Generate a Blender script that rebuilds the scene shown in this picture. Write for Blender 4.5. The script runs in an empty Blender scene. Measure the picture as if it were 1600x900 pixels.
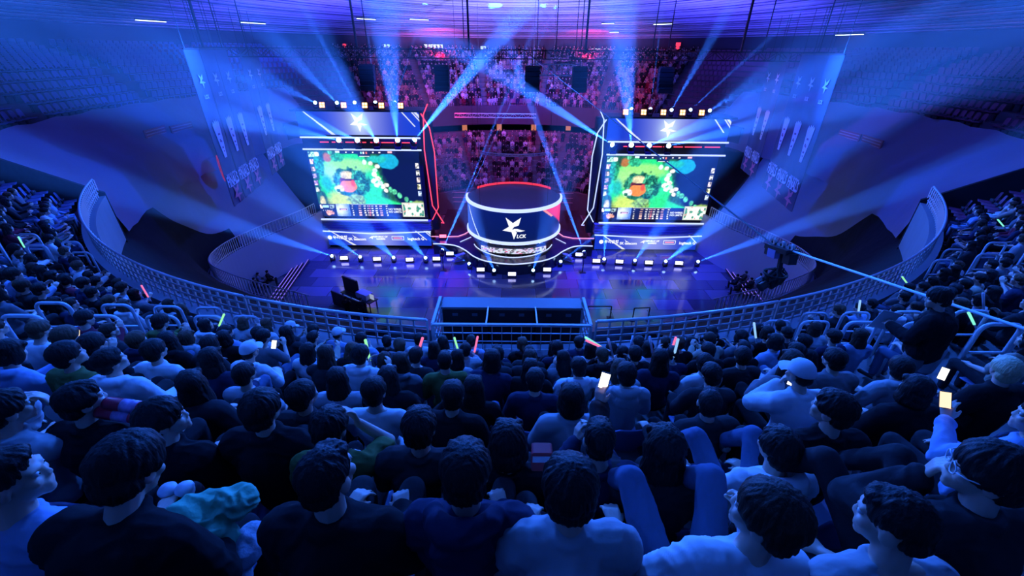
import bpy, bmesh, math, random
import numpy as np
from mathutils import Vector, Matrix, Euler, Quaternion, noise as mnoise

SC = bpy.context.scene
COL = SC.collection
PI = math.pi
rnd = random.Random(7)

# ------------------------------------------------------------------ camera
FPX, W, H = 660.0, 1600, 900
PITCH, ROLL = math.radians(29.3), math.radians(0.5)
CAM = Vector((0.0, 0.0, 16.0))
cF = Vector((0, math.cos(PITCH), -math.sin(PITCH)))
cU = Vector((0, math.sin(PITCH), math.cos(PITCH)))
cR = Vector((1, 0, 0))
camX = cR * math.cos(ROLL) + cU * math.sin(ROLL)
camY = -cR * math.sin(ROLL) + cU * math.cos(ROLL)


def ray(px, py):
    u, v = (px - 800) / FPX, (py - 450) / FPX
    return cF + camX * u - camY * v


def at_y(px, py, y):
    d = ray(px, py)
    return CAM + d * (y / d.y)


def at_z(px, py, z):
    d = ray(px, py)
    return CAM + d * ((z - CAM.z) / d.z)


def project(p):
    r = Vector(p) - CAM
    z = r.dot(cF)
    return (800 + FPX * r.dot(camX) / z, 450 - FPX * r.dot(camY) / z, z)


# ------------------------------------------------------------------ bowl geometry (oval arena)
BC = Vector((0, 31, 0))
A1, B1 = 21.5, 24.0          # front edge of the upper tier
A2, B2 = 32.0, 37.0          # outer wall
NROW = 17


def ell(a, b, ang):
    return Vector((a * math.cos(ang), 31 + b * math.sin(ang), 0))


def bowl(s, ang):
    """plan point on the upper tier; s 0 front .. 1 outer wall"""
    return ell(A1 + (A2 - A1) * s, B1 + (B2 - B1) * s, ang)


def zprof(s):
    return 9.6 + 8.2 * s if s < .6 else 14.52 + 3.2 * (s - .6)


def bowl_s(x, y):
    """(s, ang) of a plan point"""
    y = y - 31
    lo, hi = -.8, 1.6
    for _ in range(40):
        m = (lo + hi) / 2
        a, b = A1 + (A2 - A1) * m, B1 + (B2 - B1) * m
        if (x / a) ** 2 + (y / b) ** 2 > 1:
            lo = m
        else:
            hi = m
    a, b = A1 + (A2 - A1) * lo, B1 + (B2 - B1) * lo
    return lo, math.atan2(y / b, x / a)


def row_floor(k):
    return zprof(k / NROW)


def on_stand(px, py, h):
    """where the ray through a pixel meets the seating slope raised by h"""
    d = ray(px, py)
    t, st = .6, .05
    while t < 70:
        p = CAM + d * t
        s, a = bowl_s(p.x, p.y)
        if 0 <= s <= 1 and p.z <= zprof(s) + h:
            return p, s, a
        t += st
    return None


# ------------------------------------------------------------------ tags
def tag(o, label=None, cat=None, group=None, kind=None):
    if label:
        o['label'] = label
    if cat:
        o['category'] = cat
    if group:
        o['group'] = group
    if kind:
        o['kind'] = kind
    return o


def empty(name, loc, label, cat, group=None, rz=0.0):
    o = bpy.data.objects.new(name, None)
    o.empty_display_size = .2
    COL.objects.link(o)
    o.location = loc
    o.rotation_euler = (0, 0, rz)
    return tag(o, label, cat, group)


def copy_tree(o, kids=None):
    c = o.copy()
    COL.objects.link(c)
    for ch in o.children:
        d = copy_tree(ch)
        d.parent = c
    return c


# ------------------------------------------------------------------ materials
MATS = {}


def mat(name, col=(.5, .5, .5), rough=.6, metal=0.0, emit=None, es=0.0, bump=None, vary=None, spec=None, sheen=0):
    if name in MATS:
        return MATS[name]
    m = bpy.data.materials.new(name)
    m.use_nodes = True
    nt = m.node_tree
    b = nt.nodes['Principled BSDF']
    b.inputs['Base Color'].default_value = (*col, 1)
    b.inputs['Roughness'].default_value = rough
    b.inputs['Metallic'].default_value = metal
    if spec is not None:
        b.inputs['Specular IOR Level'].default_value = spec
    if sheen:
        b.inputs['Sheen Weight'].default_value = sheen
    if emit:
        b.inputs['Emission Color'].default_value = (*emit, 1)
        b.inputs['Emission Strength'].default_value = es
    if vary or bump:
        tc = nt.nodes.new('ShaderNodeTexCoord')
    if vary:   # (scale, amount): own unevenness of the cloth or paint
        nz = nt.nodes.new('ShaderNodeTexNoise')
        nz.inputs['Scale'].default_value = vary[0]
        nz.inputs['Detail'].default_value = 3
        nt.links.new(tc.outputs['Object'], nz.inputs['Vector'])
        mx = nt.nodes.new('ShaderNodeMixRGB')
        mx.inputs[1].default_value = (*[c * (1 - vary[1]) for c in col], 1)
        mx.inputs[2].default_value = (*[min(1, c * (1 + vary[1])) for c in col], 1)
        nt.links.new(nz.outputs['Fac'], mx.inputs[0])
        nt.links.new(mx.outputs[0], b.inputs['Base Color'])
    if bump:   # (scale xyz, strength, distance)
        mp = nt.nodes.new('ShaderNodeMapping')
        mp.inputs['Scale'].default_value = bump[0]
        nt.links.new(tc.outputs['Object'], mp.inputs['Vector'])
        n2 = nt.nodes.new('ShaderNodeTexNoise')
        n2.inputs['Scale'].default_value = 1.0
        n2.inputs['Detail'].default_value = 4
        nt.links.new(mp.outputs[0], n2.inputs['Vector'])
        bp = nt.nodes.new('ShaderNodeBump')
        bp.inputs['Strength'].default_value = bump[1]
        bp.inputs['Distance'].default_value = bump[2]
        nt.links.new(n2.outputs['Fac'], bp.inputs['Height'])
        nt.links.new(bp.outputs[0], b.inputs['Normal'])
    MATS[name] = m
    return m


def emat(name, col, strength):
    return mat(name, (0, 0, 0), .5, emit=col, es=strength)


# ------------------------------------------------------------------ mesh builder
class MB:
    def __init__(self):
        self.v, self.f, self.m = [], [], []
        self.cur = 0

    def add(self, vs, fs):
        n = len(self.v)
        self.v.extend(tuple(p) for p in vs)
        for f in fs:
            self.f.append(tuple(i + n for i in f))
            self.m.append(self.cur)
        return self

    def box(self, c, s, rot=None):
        x, y, z = [k / 2 for k in s]
        vs = [Vector(q) for q in ((-x, -y, -z), (x, -y, -z), (x, y, -z), (-x, y, -z), (-x, -y, z), (x, -y, z), (x, y, z), (-x, y, z))]
        if rot is not None:
            vs = [rot @ q for q in vs]
        c = Vector(c)
        return self.add([q + c for q in vs], [(0, 3, 2, 1), (4, 5, 6, 7), (0, 1, 5, 4), (1, 2, 6, 5), (2, 3, 7, 6), (3, 0, 4, 7)])

    def rbox(self, c, s, r, rot=None):
        """box with its vertical edges rounded off in profile x-z"""
        x, y, z = [k / 2 for k in s]
        r = min(r, x * .99, z * .99)
        prof = []
        for cx, cz, a0 in ((x - r, z - r, 0), (-x + r, z - r, 90), (-x + r, -z + r, 180), (x - r, -z + r, 270)):
            for k in range(4):
                a = math.radians(a0 + k * 30)
                prof.append((cx + r * math.cos(a), cz + r * math.sin(a)))
        n = len(prof)
        vs = [Vector((p[0], yy, p[1])) for yy in (-y, y) for p in prof]
        if rot is not None:
            vs = [rot @ q for q in vs]
        c = Vector(c)
        fs = [(i, (i + 1) % n, n + (i + 1) % n, n + i) for i in range(n)] + [tuple(range(n))[::-1], tuple(range(n, 2 * n))]
        return self.add([q + c for q in vs], [f[::-1] for f in fs])

    def bar(self, p0, p1, w, h=None, up=(0, 0, 1)):
        p0, p1 = Vector(p0), Vector(p1)
        h = w if h is None else h
        d = p1 - p0
        L = d.length
        if L < 1e-6:
            return self
        d /= L
        up = Vector(up)
        if abs(d.dot(up)) > .98:
            up = Vector((0, 1, 0))
        x = d.cross(up).normalized()
        z = x.cross(d)
        R = Matrix((x, d, z)).transposed()
        return self.box((p0 + p1) / 2, (w, L, h), R)

    def tube(self, pts, r, n=8, closed=False, caps=True):
        pts = [Vector(p) for p in pts]
        k = len(pts)
        rs = r if isinstance(r, (list, tuple)) else [r] * k
        vs, fs = [], []
        prev = None
        for i, p in enumerate(pts):
            a = pts[i - 1] if (i or closed) else p
            b = pts[(i + 1) % k] if (i < k - 1 or closed) else p
            t = (b - a).normalized()
            if prev is None:
                u = t.cross(Vector((0, 0, 1)))
                if u.length < .1:
                    u = t.cross(Vector((0, 1, 0)))
            else:
                u = prev - t * prev.dot(t)
            u.normalize()
            prev = u
            w = t.cross(u)
            for j in range(n):
                g = 2 * PI * j / n
                vs.append(p + (u * math.cos(g) + w * math.sin(g)) * rs[i])
        for i in range(k if closed else k - 1):
            q = ((i + 1) % k) * n
            for j in range(n):
                fs.append((i * n + j, i * n + (j + 1) % n, q + (j + 1) % n, q + j))
        if caps and not closed:
            fs.append(tuple(range(n))[::-1])
            fs.append(tuple(range((k - 1) * n, k * n)))
        return self.add(vs, fs)

    def revolve(self, prof, n=32, c=(0, 0, 0), a0=0.0, a1=2 * PI, rot=None):
        """prof: (r, z) list"""
        c = Vector(c)
        full = abs(a1 - a0 - 2 * PI) < 1e-6
        m = n if full else n + 1
        vs = []
        for j in range(m):
            a = a0 + (a1 - a0) * j / n
            for r, z in prof:
                q = Vector((r * math.cos(a), r * math.sin(a), z))
                if rot is not None:
                    q = rot @ q
                vs.append(c + q)
        k = len(prof)
        fs = []
        for j in range(n):
            q = ((j + 1) % m) * k
            for i in range(k - 1):
                fs.append((j * k + i, q + i, q + i + 1, j * k + i + 1))
        return self.add(vs, fs)

    def ellipsoid(self, c, r, rot=None, nu=16, nv=10):
        c = Vector(c)
        vs = [(0, 0, -1)]
        for i in range(1, nv):
            t = PI * i / nv
            for j in range(nu):
                a = 2 * PI * j / nu
                vs.append((math.sin(t) * math.cos(a), math.sin(t) * math.sin(a), -math.cos(t)))
        vs.append((0, 0, 1))
        out = []
        for q in vs:
            q = Vector((q[0] * r[0], q[1] * r[1], q[2] * r[2]))
            if rot is not None:
                q = rot @ q
            out.append(c + q)
        fs = []
        for j in range(nu):
            fs.append((0, 1 + (j + 1) % nu, 1 + j))
            for i in range(nv - 2):
                fs.append((1 + i * nu + j, 1 + i * nu + (j + 1) % nu, 1 + (i + 1) * nu + (j + 1) % nu, 1 + (i + 1) * nu + j))
            fs.append((1 + (nv - 2) * nu + j, 1 + (nv - 2) * nu + (j + 1) % nu, len(vs) - 1))
        return self.add(out, fs)

    def capsule(self, p0, p1, r0, r1, n=12):
        p0, p1 = Vector(p0), Vector(p1)
        d = p1 - p0
        L = d.length
        if L < 1e-6:
            return self.ellipsoid(p0, (r0, r0, r0))
        d /= L
        pts, rs = [], []
        for k in (0.05, .3, .55, .8, .95):
            a = (1 - k) * PI / 2
            pts.append(p0 - d * r0 * math.sin(a))
            rs.append(r0 * math.cos(a))
        pts += [p0, p1]
        rs += [r0, r1]
        for k in (.95, .8, .55, .3, .05):
            a = (1 - k) * PI / 2
            pts.append(p1 + d * r1 * math.sin(a))
            rs.append(r1 * math.cos(a))
        return self.tube(pts, rs, n)

    def prism(self, poly, o, ux, uy, th):
        """flat outline poly (x,y) on plane o + x*ux + y*uy, extruded by th along the normal"""
        o, ux, uy = Vector(o), Vector(ux).normalized(), Vector(uy).normalized()
        nn = ux.cross(uy)
        n = len(poly)
        vs = [o + ux * x + uy * y for x, y in poly] + [o + ux * x + uy * y + nn * th for x, y in poly]
        fs = [tuple(range(n))[::-1], tuple(range(n, 2 * n))] + [(i, (i + 1) % n, n + (i + 1) % n, n + i) for i in range(n)]
        return self.add(vs, fs)

    def mesh(self, name, mats, smooth=False):
        me = bpy.data.meshes.new(name)
        me.from_pydata(self.v, [], self.f)
        for m in (mats if isinstance(mats, (list, tuple)) else [mats]):
            me.materials.append(m)
        if any(self.m):
            me.polygons.foreach_set('material_index', self.m)
        if smooth:
            me.polygons.foreach_set('use_smooth', [True] * len(me.polygons))
        me.update()
        return me

    def build(self, name, mats, parent=None, smooth=False, loc=None, auto=None):
        o = bpy.data.objects.new(name, self.mesh(name, mats, smooth or auto is not None))
        if auto is not None:
            try:
                o.data.set_sharp_from_angle(angle=math.radians(auto))
            except Exception:
                pass
        COL.objects.link(o)
        if parent is not None:
            o.parent = parent
            if loc is None:      # geometry was given in world space: bring it into the parent's frame
                pm = parent_matrix(parent)
                o.data.transform(pm.inverted())
        if loc is not None:
            o.location = loc
        return o


def parent_matrix(p):
    m = Matrix.LocRotScale(p.location, p.rotation_euler, p.scale)
    if p.parent is not None:
        m = parent_matrix(p.parent) @ m
    return m


def local(parent, name, mb, mats, smooth=False, auto=None):
    """part whose geometry is already in the parent's frame"""
    return mb.build(name, mats, parent, smooth, loc=(0, 0, 0), auto=auto)


def structure(name, mb, mats, smooth=False, label=None, auto=None):
    o = mb.build(name, mats, None, smooth, auto=auto)
    return tag(o, label, None, None, 'structure')


def text_mb(body, size, o, ux, uy, th=.004, align='CENTER', shear=0.0, bold=0.0):
    """lettering as geometry on the plane o, ux, uy"""
    cu = bpy.data.curves.new('lettering', 'FONT')
    cu.body = body
    cu.size = size
    cu.extrude = th
    cu.align_x = align
    cu.align_y = 'CENTER'
    cu.shear = shear
    cu.offset = bold
    cu.resolution_u = 3
    ob = bpy.data.objects.new('lettering', cu)
    COL.objects.link(ob)
    dg = bpy.context.evaluated_depsgraph_get()
    dg.update()
    me = bpy.data.meshes.new_from_object(ob.evaluated_get(dg))
    vs = [v.co.copy() for v in me.vertices]
    fs = [tuple(p.vertices) for p in me.polygons]
    bpy.data.objects.remove(ob)
    bpy.data.curves.remove(cu)
    bpy.data.meshes.remove(me)
    o, ux, uy = Vector(o), Vector(ux).normalized(), Vector(uy).normalized()
    nn = ux.cross(uy)
    mb = MB()
    mb.add([o + ux * v.x + uy * v.y + nn * v.z for v in vs], fs)
    return mb


NUM = ('zero one two three four five six seven eight nine ten eleven twelve thirteen fourteen fifteen sixteen seventeen eighteen nineteen').split()
TENS = ('', '', 'twenty', 'thirty', 'forty', 'fifty', 'sixty', 'seventy', 'eighty', 'ninety')


def word(n):
    if n < 20:
        return NUM[n]
    return TENS[n // 10] + ('' if n % 10 == 0 else '-' + NUM[n % 10]) if n < 100 else word(n // 100) + '-hundred-' + word(n % 100)


ORD = 'zeroth first second third fourth fifth sixth seventh eighth ninth tenth eleventh twelfth thirteenth fourteenth fifteenth sixteenth'.split()
# ------------------------------------------------------------------ setting
M_conc = mat('dark_concrete', (.10, .10, .11), .75, vary=(1.2, .25))
M_fas = mat('fascia_paint', (.16, .17, .2), .6, vary=(.8, .2))
M_black = mat('matt_black', (.006, .006, .007), .7)
M_steel = mat('painted_steel', (.55, .57, .6), .35, .3)
M_dsteel = mat('dark_steel', (.03, .03, .035), .45, .5)
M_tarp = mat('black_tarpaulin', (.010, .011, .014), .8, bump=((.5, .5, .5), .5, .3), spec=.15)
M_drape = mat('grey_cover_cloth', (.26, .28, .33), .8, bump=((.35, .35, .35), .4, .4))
M_wall = mat('outer_wall_paint', (.05, .05, .06), .7)


def floor_material():
    m = bpy.data.materials.new('glossy_stage_floor')
    m.use_nodes = True
    nt = m.node_tree
    b = nt.nodes['Principled BSDF']
    tc = nt.nodes.new('ShaderNodeTexCoord')
    br = nt.nodes.new('ShaderNodeTexBrick')
    br.offset = .3
    br.inputs['Scale'].default_value = 1
    br.inputs['Brick Width'].default_value = 2.6
    br.inputs['Row Height'].default_value = 1.5
    br.inputs['Mortar Size'].default_value = .025
    br.inputs['Color1'].default_value = (.05, .052, .065, 1)
    br.inputs['Color2'].default_value = (.15, .155, .18, 1)
    br.inputs['Mortar'].default_value = (.04, .04, .05, 1)
    nt.links.new(tc.outputs['Object'], br.inputs['Vector'])
    nz = nt.nodes.new('ShaderNodeTexNoise')
    nz.inputs['Scale'].default_value = .55
    nz.inputs['Detail'].default_value = 6
    nt.links.new(tc.outputs['Object'], nz.inputs['Vector'])
    mr = nt.nodes.new('ShaderNodeMapRange')
    mr.inputs[1].default_value, mr.inputs[2].default_value = .35, .65
    mr.inputs[3].default_value, mr.inputs[4].default_value = .07, .22
    b.inputs['Specular IOR Level'].default_value = .9
    nt.links.new(nz.outputs['Fac'], mr.inputs[0])
    nt.links.new(br.outputs['Color'], b.inputs['Base Color'])
    nt.links.new(mr.outputs[0], b.inputs['Roughness'])
    bp = nt.nodes.new('ShaderNodeBump')
    bp.inputs['Strength'].default_value = .25
    bp.inputs['Distance'].default_value = .02
    nt.links.new(br.outputs['Fac'], bp.inputs['Height'])
    nt.links.new(bp.outputs[0], b.inputs['Normal'])
    return m


# arena floor
mb = MB()
mb.box((0, 31, -.1), (64, 74, .2))
structure('floor', mb, floor_material(), label='dark glossy arena floor')

# the terraces of the upper tier: a full ring of steps
NSEG = 168


def ring_strip(prof, ang0, ang1, n):
    """prof: list of (a, b, z)"""
    mb = MB()
    vs = []
    for j in range(n + 1):
        a = ang0 + (ang1 - ang0) * j / n
        for (A, B, z) in prof:
            vs.append((A * math.cos(a), 31 + B * math.sin(a), z))
    k = len(prof)
    fs = []
    for j in range(n):
        for i in range(k - 1):
            fs.append((j * k + i, (j + 1) * k + i, (j + 1) * k + i + 1, j * k + i + 1))
    mb.add(vs, fs)
    return mb


def sz(s, z):
    return (A1 + (A2 - A1) * s, B1 + (B2 - B1) * s, z)


prof = [sz(-.004, 8.4), sz(-.004, 9.6), sz(.38 / NROW, 9.6)]
for k in range(1, NROW):
    prof += [sz((k - .62) / NROW, row_floor(k)), sz((k + .38) / NROW, row_floor(k))]
prof += [sz(.965, row_floor(16.6)), sz(1.0, row_floor(16.6))]
structure('floor_upper_terrace', ring_strip(prof, -PI, PI, NSEG), M_conc, label='stepped concrete terrace of the upper tier')

# underside of the tier and the lower stand at the far end
structure('wall_tier_soffit', ring_strip([sz(-.004, 8.4), sz(.35, 7.4), sz(.36, 0)], -PI, PI, NSEG), M_wall, label='dark wall under the upper tier')
LROW = 12


def lowp(k):
    q = k / LROW
    return (14.6 + 8.6 * q, 17 + 8 * q, 2.4 + 5.4 * q)


prof = [(14.4, 16.9, 0), (14.4, 16.9, 2.4)]
for k in range(LROW):
    a, b, z = lowp(k)
    a2, b2, _ = lowp(k + 1)
    prof += [(a, b, z), (a2, b2, z)]
LA0, LA1 = math.radians(38), math.radians(142)
structure('floor_lower_terrace', ring_strip(prof, LA0, LA1, 60), M_conc, label='stepped terrace of the far lower stand')

# outer wall and ceiling
structure('wall_outer', ring_strip([sz(1.0, 0), sz(1.0, 18.3)], -PI, PI, 120), M_wall, label='dark outer wall of the arena')

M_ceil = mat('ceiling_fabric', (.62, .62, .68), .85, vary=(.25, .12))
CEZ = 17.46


def ceil_z(q):
    return CEZ + .35 + 3.3 * (1 - q * q)


NR = 26
mb = MB()
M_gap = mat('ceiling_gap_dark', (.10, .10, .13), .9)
for i in range(NR):
    q0, q1 = 1 - i / NR * .62, 1 - (i + 1) / NR * .62
    z0 = ceil_z(q0)
    qm = q0 + (q1 - q0) * (.62 + .16 * math.sin(i * 2.3))
    # each ring: a taut fabric panel, then a dark recess above the gap to the next one
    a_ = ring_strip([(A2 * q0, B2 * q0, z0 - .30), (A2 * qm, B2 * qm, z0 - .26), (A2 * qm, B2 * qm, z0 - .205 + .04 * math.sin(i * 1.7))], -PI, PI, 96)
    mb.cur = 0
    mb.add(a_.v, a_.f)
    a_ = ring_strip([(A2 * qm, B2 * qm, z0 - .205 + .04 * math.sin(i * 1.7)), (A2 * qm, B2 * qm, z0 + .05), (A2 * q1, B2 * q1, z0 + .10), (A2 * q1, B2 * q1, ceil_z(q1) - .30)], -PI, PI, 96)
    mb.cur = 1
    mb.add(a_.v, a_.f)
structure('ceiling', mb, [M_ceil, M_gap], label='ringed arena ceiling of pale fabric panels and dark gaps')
# centre of the ceiling: fabric sails hung in radial folds
mb = MB()
NS, ND = 96, 14
vs, fs = [], []
for j in range(NS):
    a = 2 * PI * j / NS
    for i in range(ND + 1):
        q = .39 * (1 - i / ND)
        sag = .55 * abs(math.sin(a * 8)) * math.sin(PI * min(1, (i + .5) / ND)) + .12 * math.sin(a * 32)
        z = ceil_z(.38) + .1 + 1.6 * (i / ND) - sag * 1.6
        vs.append((A2 * q * math.cos(a), 31 + B2 * q * math.sin(a), z))
for j in range(NS):
    for i in range(ND):
        n = ((j + 1) % NS) * (ND + 1)
        fs.append((j * (ND + 1) + i, n + i, n + i + 1, j * (ND + 1) + i + 1))
mb.add(vs, fs)
structure('ceiling_sails', mb, mat('white_sail_fabric', (.8, .8, .84), .9), smooth=True, label='white fabric sails gathered in the middle of the ceiling')

# parapet in front of the near block
ANG_L, ANG_R = math.radians(-146), math.radians(-34)
structure('wall_parapet', ring_strip([sz(-.03, 8.4), sz(-.03, 10.45), sz(0.004, 10.45), sz(.004, 9.6)], ANG_L, ANG_R, 70), M_fas, label='low parapet wall along the front of the near block')
structure('wall_parapet_far', ring_strip([sz(-.02, 8.2), sz(-.02, 10.3), sz(.004, 10.3), sz(.004, 9.6)], math.radians(20), math.radians(160), 70), M_wall, label='parapet wall along the front of the far upper stand')
# the ends of the near block turn outwards
for sd, a in ((-1, ANG_L), (1, ANG_R)):
    mb = MB()
    for i in range(6):
        p0, p1 = bowl(i * .06 - .03, a), bowl((i + 1) * .06 - .03, a)
        z0 = zprof(max(0, i * .06)) + .95
        z1 = zprof((i + 1) * .06) + .95
        d = (p1 - p0)
        n = Vector((-d.y, d.x, 0)).normalized() * .12
        mb.add([p0 - n + Vector((0, 0, 7.4)), p1 - n + Vector((0, 0, 7.4)), p1 + n + Vector((0, 0, 7.4)), p0 + n + Vector((0, 0, 7.4)),
                p0 - n + Vector((0, 0, z0)), p1 - n + Vector((0, 0, z1)), p1 + n + Vector((0, 0, z1)), p0 + n + Vector((0, 0, z0))],
               [(0, 3, 2, 1), (4, 5, 6, 7), (0, 1, 5, 4), (1, 2, 6, 5), (2, 3, 7, 6), (3, 0, 4, 7)])
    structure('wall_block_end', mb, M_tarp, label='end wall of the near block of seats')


def catmull(pts, n=8):
    pts = [Vector(p) for p in pts]
    out = []
    for i in range(len(pts) - 1):
        a = pts[max(0, i - 1)]
        b, c = pts[i], pts[i + 1]
        d = pts[min(len(pts) - 1, i + 2)]
        for k in range(n):
            t = k / n
            out.append(.5 * (2 * b + (c - a) * t + (2 * a - 5 * b + 4 * c - d) * t * t + (3 * b - a - 3 * c + d) * t ** 3))
    out.append(pts[-1])
    return out


# floor-level curved wall on both sides of the arena floor, its railing and the covers over the lower side stands
WALLZ = 3.5
inner = catmull([(-15.2, 44, 0), (-16.6, 38, 0), (-17.4, 33.5, 0), (-18.9, 29.5, 0), (-19.6, 26.4, 0), (-19.0, 23.8, 0), (-16.6, 22.0, 0), (-12.5, 20.2, 0), (-8, 18.6, 0), (-3, 17.6, 0), (0, 17.4, 0)], 8)
for sd, side in ((1, 'control-desk'), (-1, 'cable-camera')):
    path = [Vector((p.x * sd, p.y, 0)) for p in inner]
    mb = MB()
    vs, fs = [], []
    for p in path:
        vs += [(p.x, p.y, 0), (p.x, p.y, WALLZ), (p.x * 1.012, p.y - .0, WALLZ), (p.x * 1.012, p.y, 0)]
    for i in range(len(path) - 1):
        for j in range(3):
            fs.append((i * 4 + j, i * 4 + j + 1, i * 4 + 4 + j + 1, i * 4 + 4 + j))
    mb.add(vs, fs)
    structure('wall_floor_ring', mb, mat('ring_wall_paint', (.3, .32, .36), .5), smooth=False, label='curved wall round the arena floor on the %s side' % side)
    root = empty('guard_rail', path[20] + Vector((0, 0, WALLZ)), 'curved railing with thin bars on top of the floor-level wall on the %s side' % side, 'railing', 'railings on the floor-level walls')
    top, bars = MB(), MB()
    seg = path[13:60]
    top.tube([p + Vector((0, 0, WALLZ + .95)) for p in seg], .035, 6)
    top.tube([p + Vector((0, 0, WALLZ + .12)) for p in seg], .025, 6)
    top.build('top_rail', M_steel, root, True)
    for i in range(len(seg) - 1):
        for q in (0, .5):
            p = seg[i].lerp(seg[i + 1], q)
            bars.bar(p + Vector((0, 0, WALLZ)), p + Vector((0, 0, WALLZ + .95)), .05)
    bars.build('railing_bars_grille', M_steel, root)
    # cover cloth from the wall top out to the tier
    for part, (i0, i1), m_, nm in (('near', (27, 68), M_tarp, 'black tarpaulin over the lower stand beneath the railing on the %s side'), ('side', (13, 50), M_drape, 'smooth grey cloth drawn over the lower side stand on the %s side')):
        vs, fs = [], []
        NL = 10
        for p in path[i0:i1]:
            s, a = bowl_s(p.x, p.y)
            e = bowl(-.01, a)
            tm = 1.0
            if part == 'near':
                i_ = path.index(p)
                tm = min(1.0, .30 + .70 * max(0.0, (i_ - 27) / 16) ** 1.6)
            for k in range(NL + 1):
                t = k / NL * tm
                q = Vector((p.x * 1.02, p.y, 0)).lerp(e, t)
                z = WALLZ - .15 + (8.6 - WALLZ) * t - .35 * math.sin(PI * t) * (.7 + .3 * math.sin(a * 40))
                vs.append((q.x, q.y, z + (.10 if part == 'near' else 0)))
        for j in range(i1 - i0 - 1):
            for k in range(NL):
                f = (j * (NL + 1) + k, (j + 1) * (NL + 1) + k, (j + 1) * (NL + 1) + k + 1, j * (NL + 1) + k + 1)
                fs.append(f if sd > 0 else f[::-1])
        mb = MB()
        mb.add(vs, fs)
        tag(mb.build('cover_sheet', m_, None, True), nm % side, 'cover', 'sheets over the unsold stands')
    # sheet over the front rows of the side tier
    mb = MB()
    vs, fs = [], []
    NA = 30
    for j in range(NA + 1):
        a = math.radians(-148 - 60 * j / NA)
        if sd < 0:
            a = PI - a
        for k in range(9):
            s = -.03 + .33 * k / 8
            q = bowl(s, a)
            vs.append((q.x, q.y, (8.45 if k == 0 else zprof(max(0, s)) + .75) + .06 * math.sin(a * 55 + k)))
    for j in range(NA):
        for k in range(8):
            fs.append((j * 9 + k, (j + 1) * 9 + k, (j + 1) * 9 + k + 1, j * 9 + k + 1))
    mb.add(vs, fs)
    tag(mb.build('cover_sheet', M_drape, None, True), 'wide grey cover sheet over the front rows of the upper side stand, %s side' % side, 'cover', 'sheets over the unsold stands')
    # pale diamond sign on the wall
    p = path[37]
    t = (path[38] - path[36]).normalized()
    nrm = Vector((-t.y, t.x, 0))
    if nrm.dot(Vector((0, 27, 0)) - p) < 0:
        nrm = -nrm
    mb = MB()
    mb.prism([(-.22, 0), (0, -.75), (.22, 0), (0, .75)], p + nrm * .03 + Vector((0, 0, 1.9)), t, (0, 0, 1), .03 if t.cross(Vector((0, 0, 1))).dot(nrm) > 0 else -.03)
    o = mb.build('diamond_sign', mat('pink_white_sign', (.75, .5, .55), .5))
    tag(o, 'narrow pale diamond sign on the curved floor-level wall, %s side' % side, 'sign')

# slatted guard rail on the parapet of the near block, in the lengths between aisles
AISLES = [-124.5, -106.3, -73.7, -55.5]
cuts = [-146, -124.5, -106.3, -94.6, -85.4, -73.7, -55.5, -34]
names = ['beyond the outer aisle on the control-desk side', 'between the two aisles on the control-desk side', 'from the aisle to the steel cage, control-desk side', None,
         'from the steel cage to the aisle, cable-camera side', 'between the two aisles on the cable-camera side', 'beyond the outer aisle on the cable-camera side']
for i, nm in enumerate(names):
    if nm is None:
        continue
    a0, a1 = math.radians(cuts[i] + .12), math.radians(cuts[i + 1] - .12)
    mid = bowl(-.015, (a0 + a1) / 2)
    root = empty('guard_rail', (mid.x, mid.y, 10.45), 'slatted steel guard rail on the parapet ' + nm, 'railing', 'guard rails along the near parapet')
    n = max(6, int(abs(a1 - a0) * 23 / .3))
    pts = [bowl(-.013, a0 + (a1 - a0) * k / n) for k in range(n + 1)]
    top, sl = MB(), MB()
    top.tube([p + Vector((0, 0, 11.16)) for p in pts], .035, 6)
    top.build('top_rail', M_steel, root, True)
    for z in (10.6, 10.78, 10.97):
        for k in range(n):
            sl.bar(pts[k] + Vector((0, 0, z)), pts[k + 1] + Vector((0, 0, z)), .018, .05)
    for k in range(0, n + 1, 2):
        sl.bar(pts[k] + Vector((0, 0, 10.58)), pts[k] + Vector((0, 0, 10.99)), .02, .03)
    sl.build('slats', M_steel, root)
    for k in range(0, n + 1):
        d = bowl(.5, a0 + (a1 - a0) * k / n) - pts[k]
        d.normalize()
        pm = MB()
        pm.bar(pts[k] + Vector((0, 0, 10.45)), pts[k] + Vector((0, 0, 11.14)) - d * .03, .035, .05)
        if n < 95:
            pm.build('post', M_steel, root)

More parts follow.
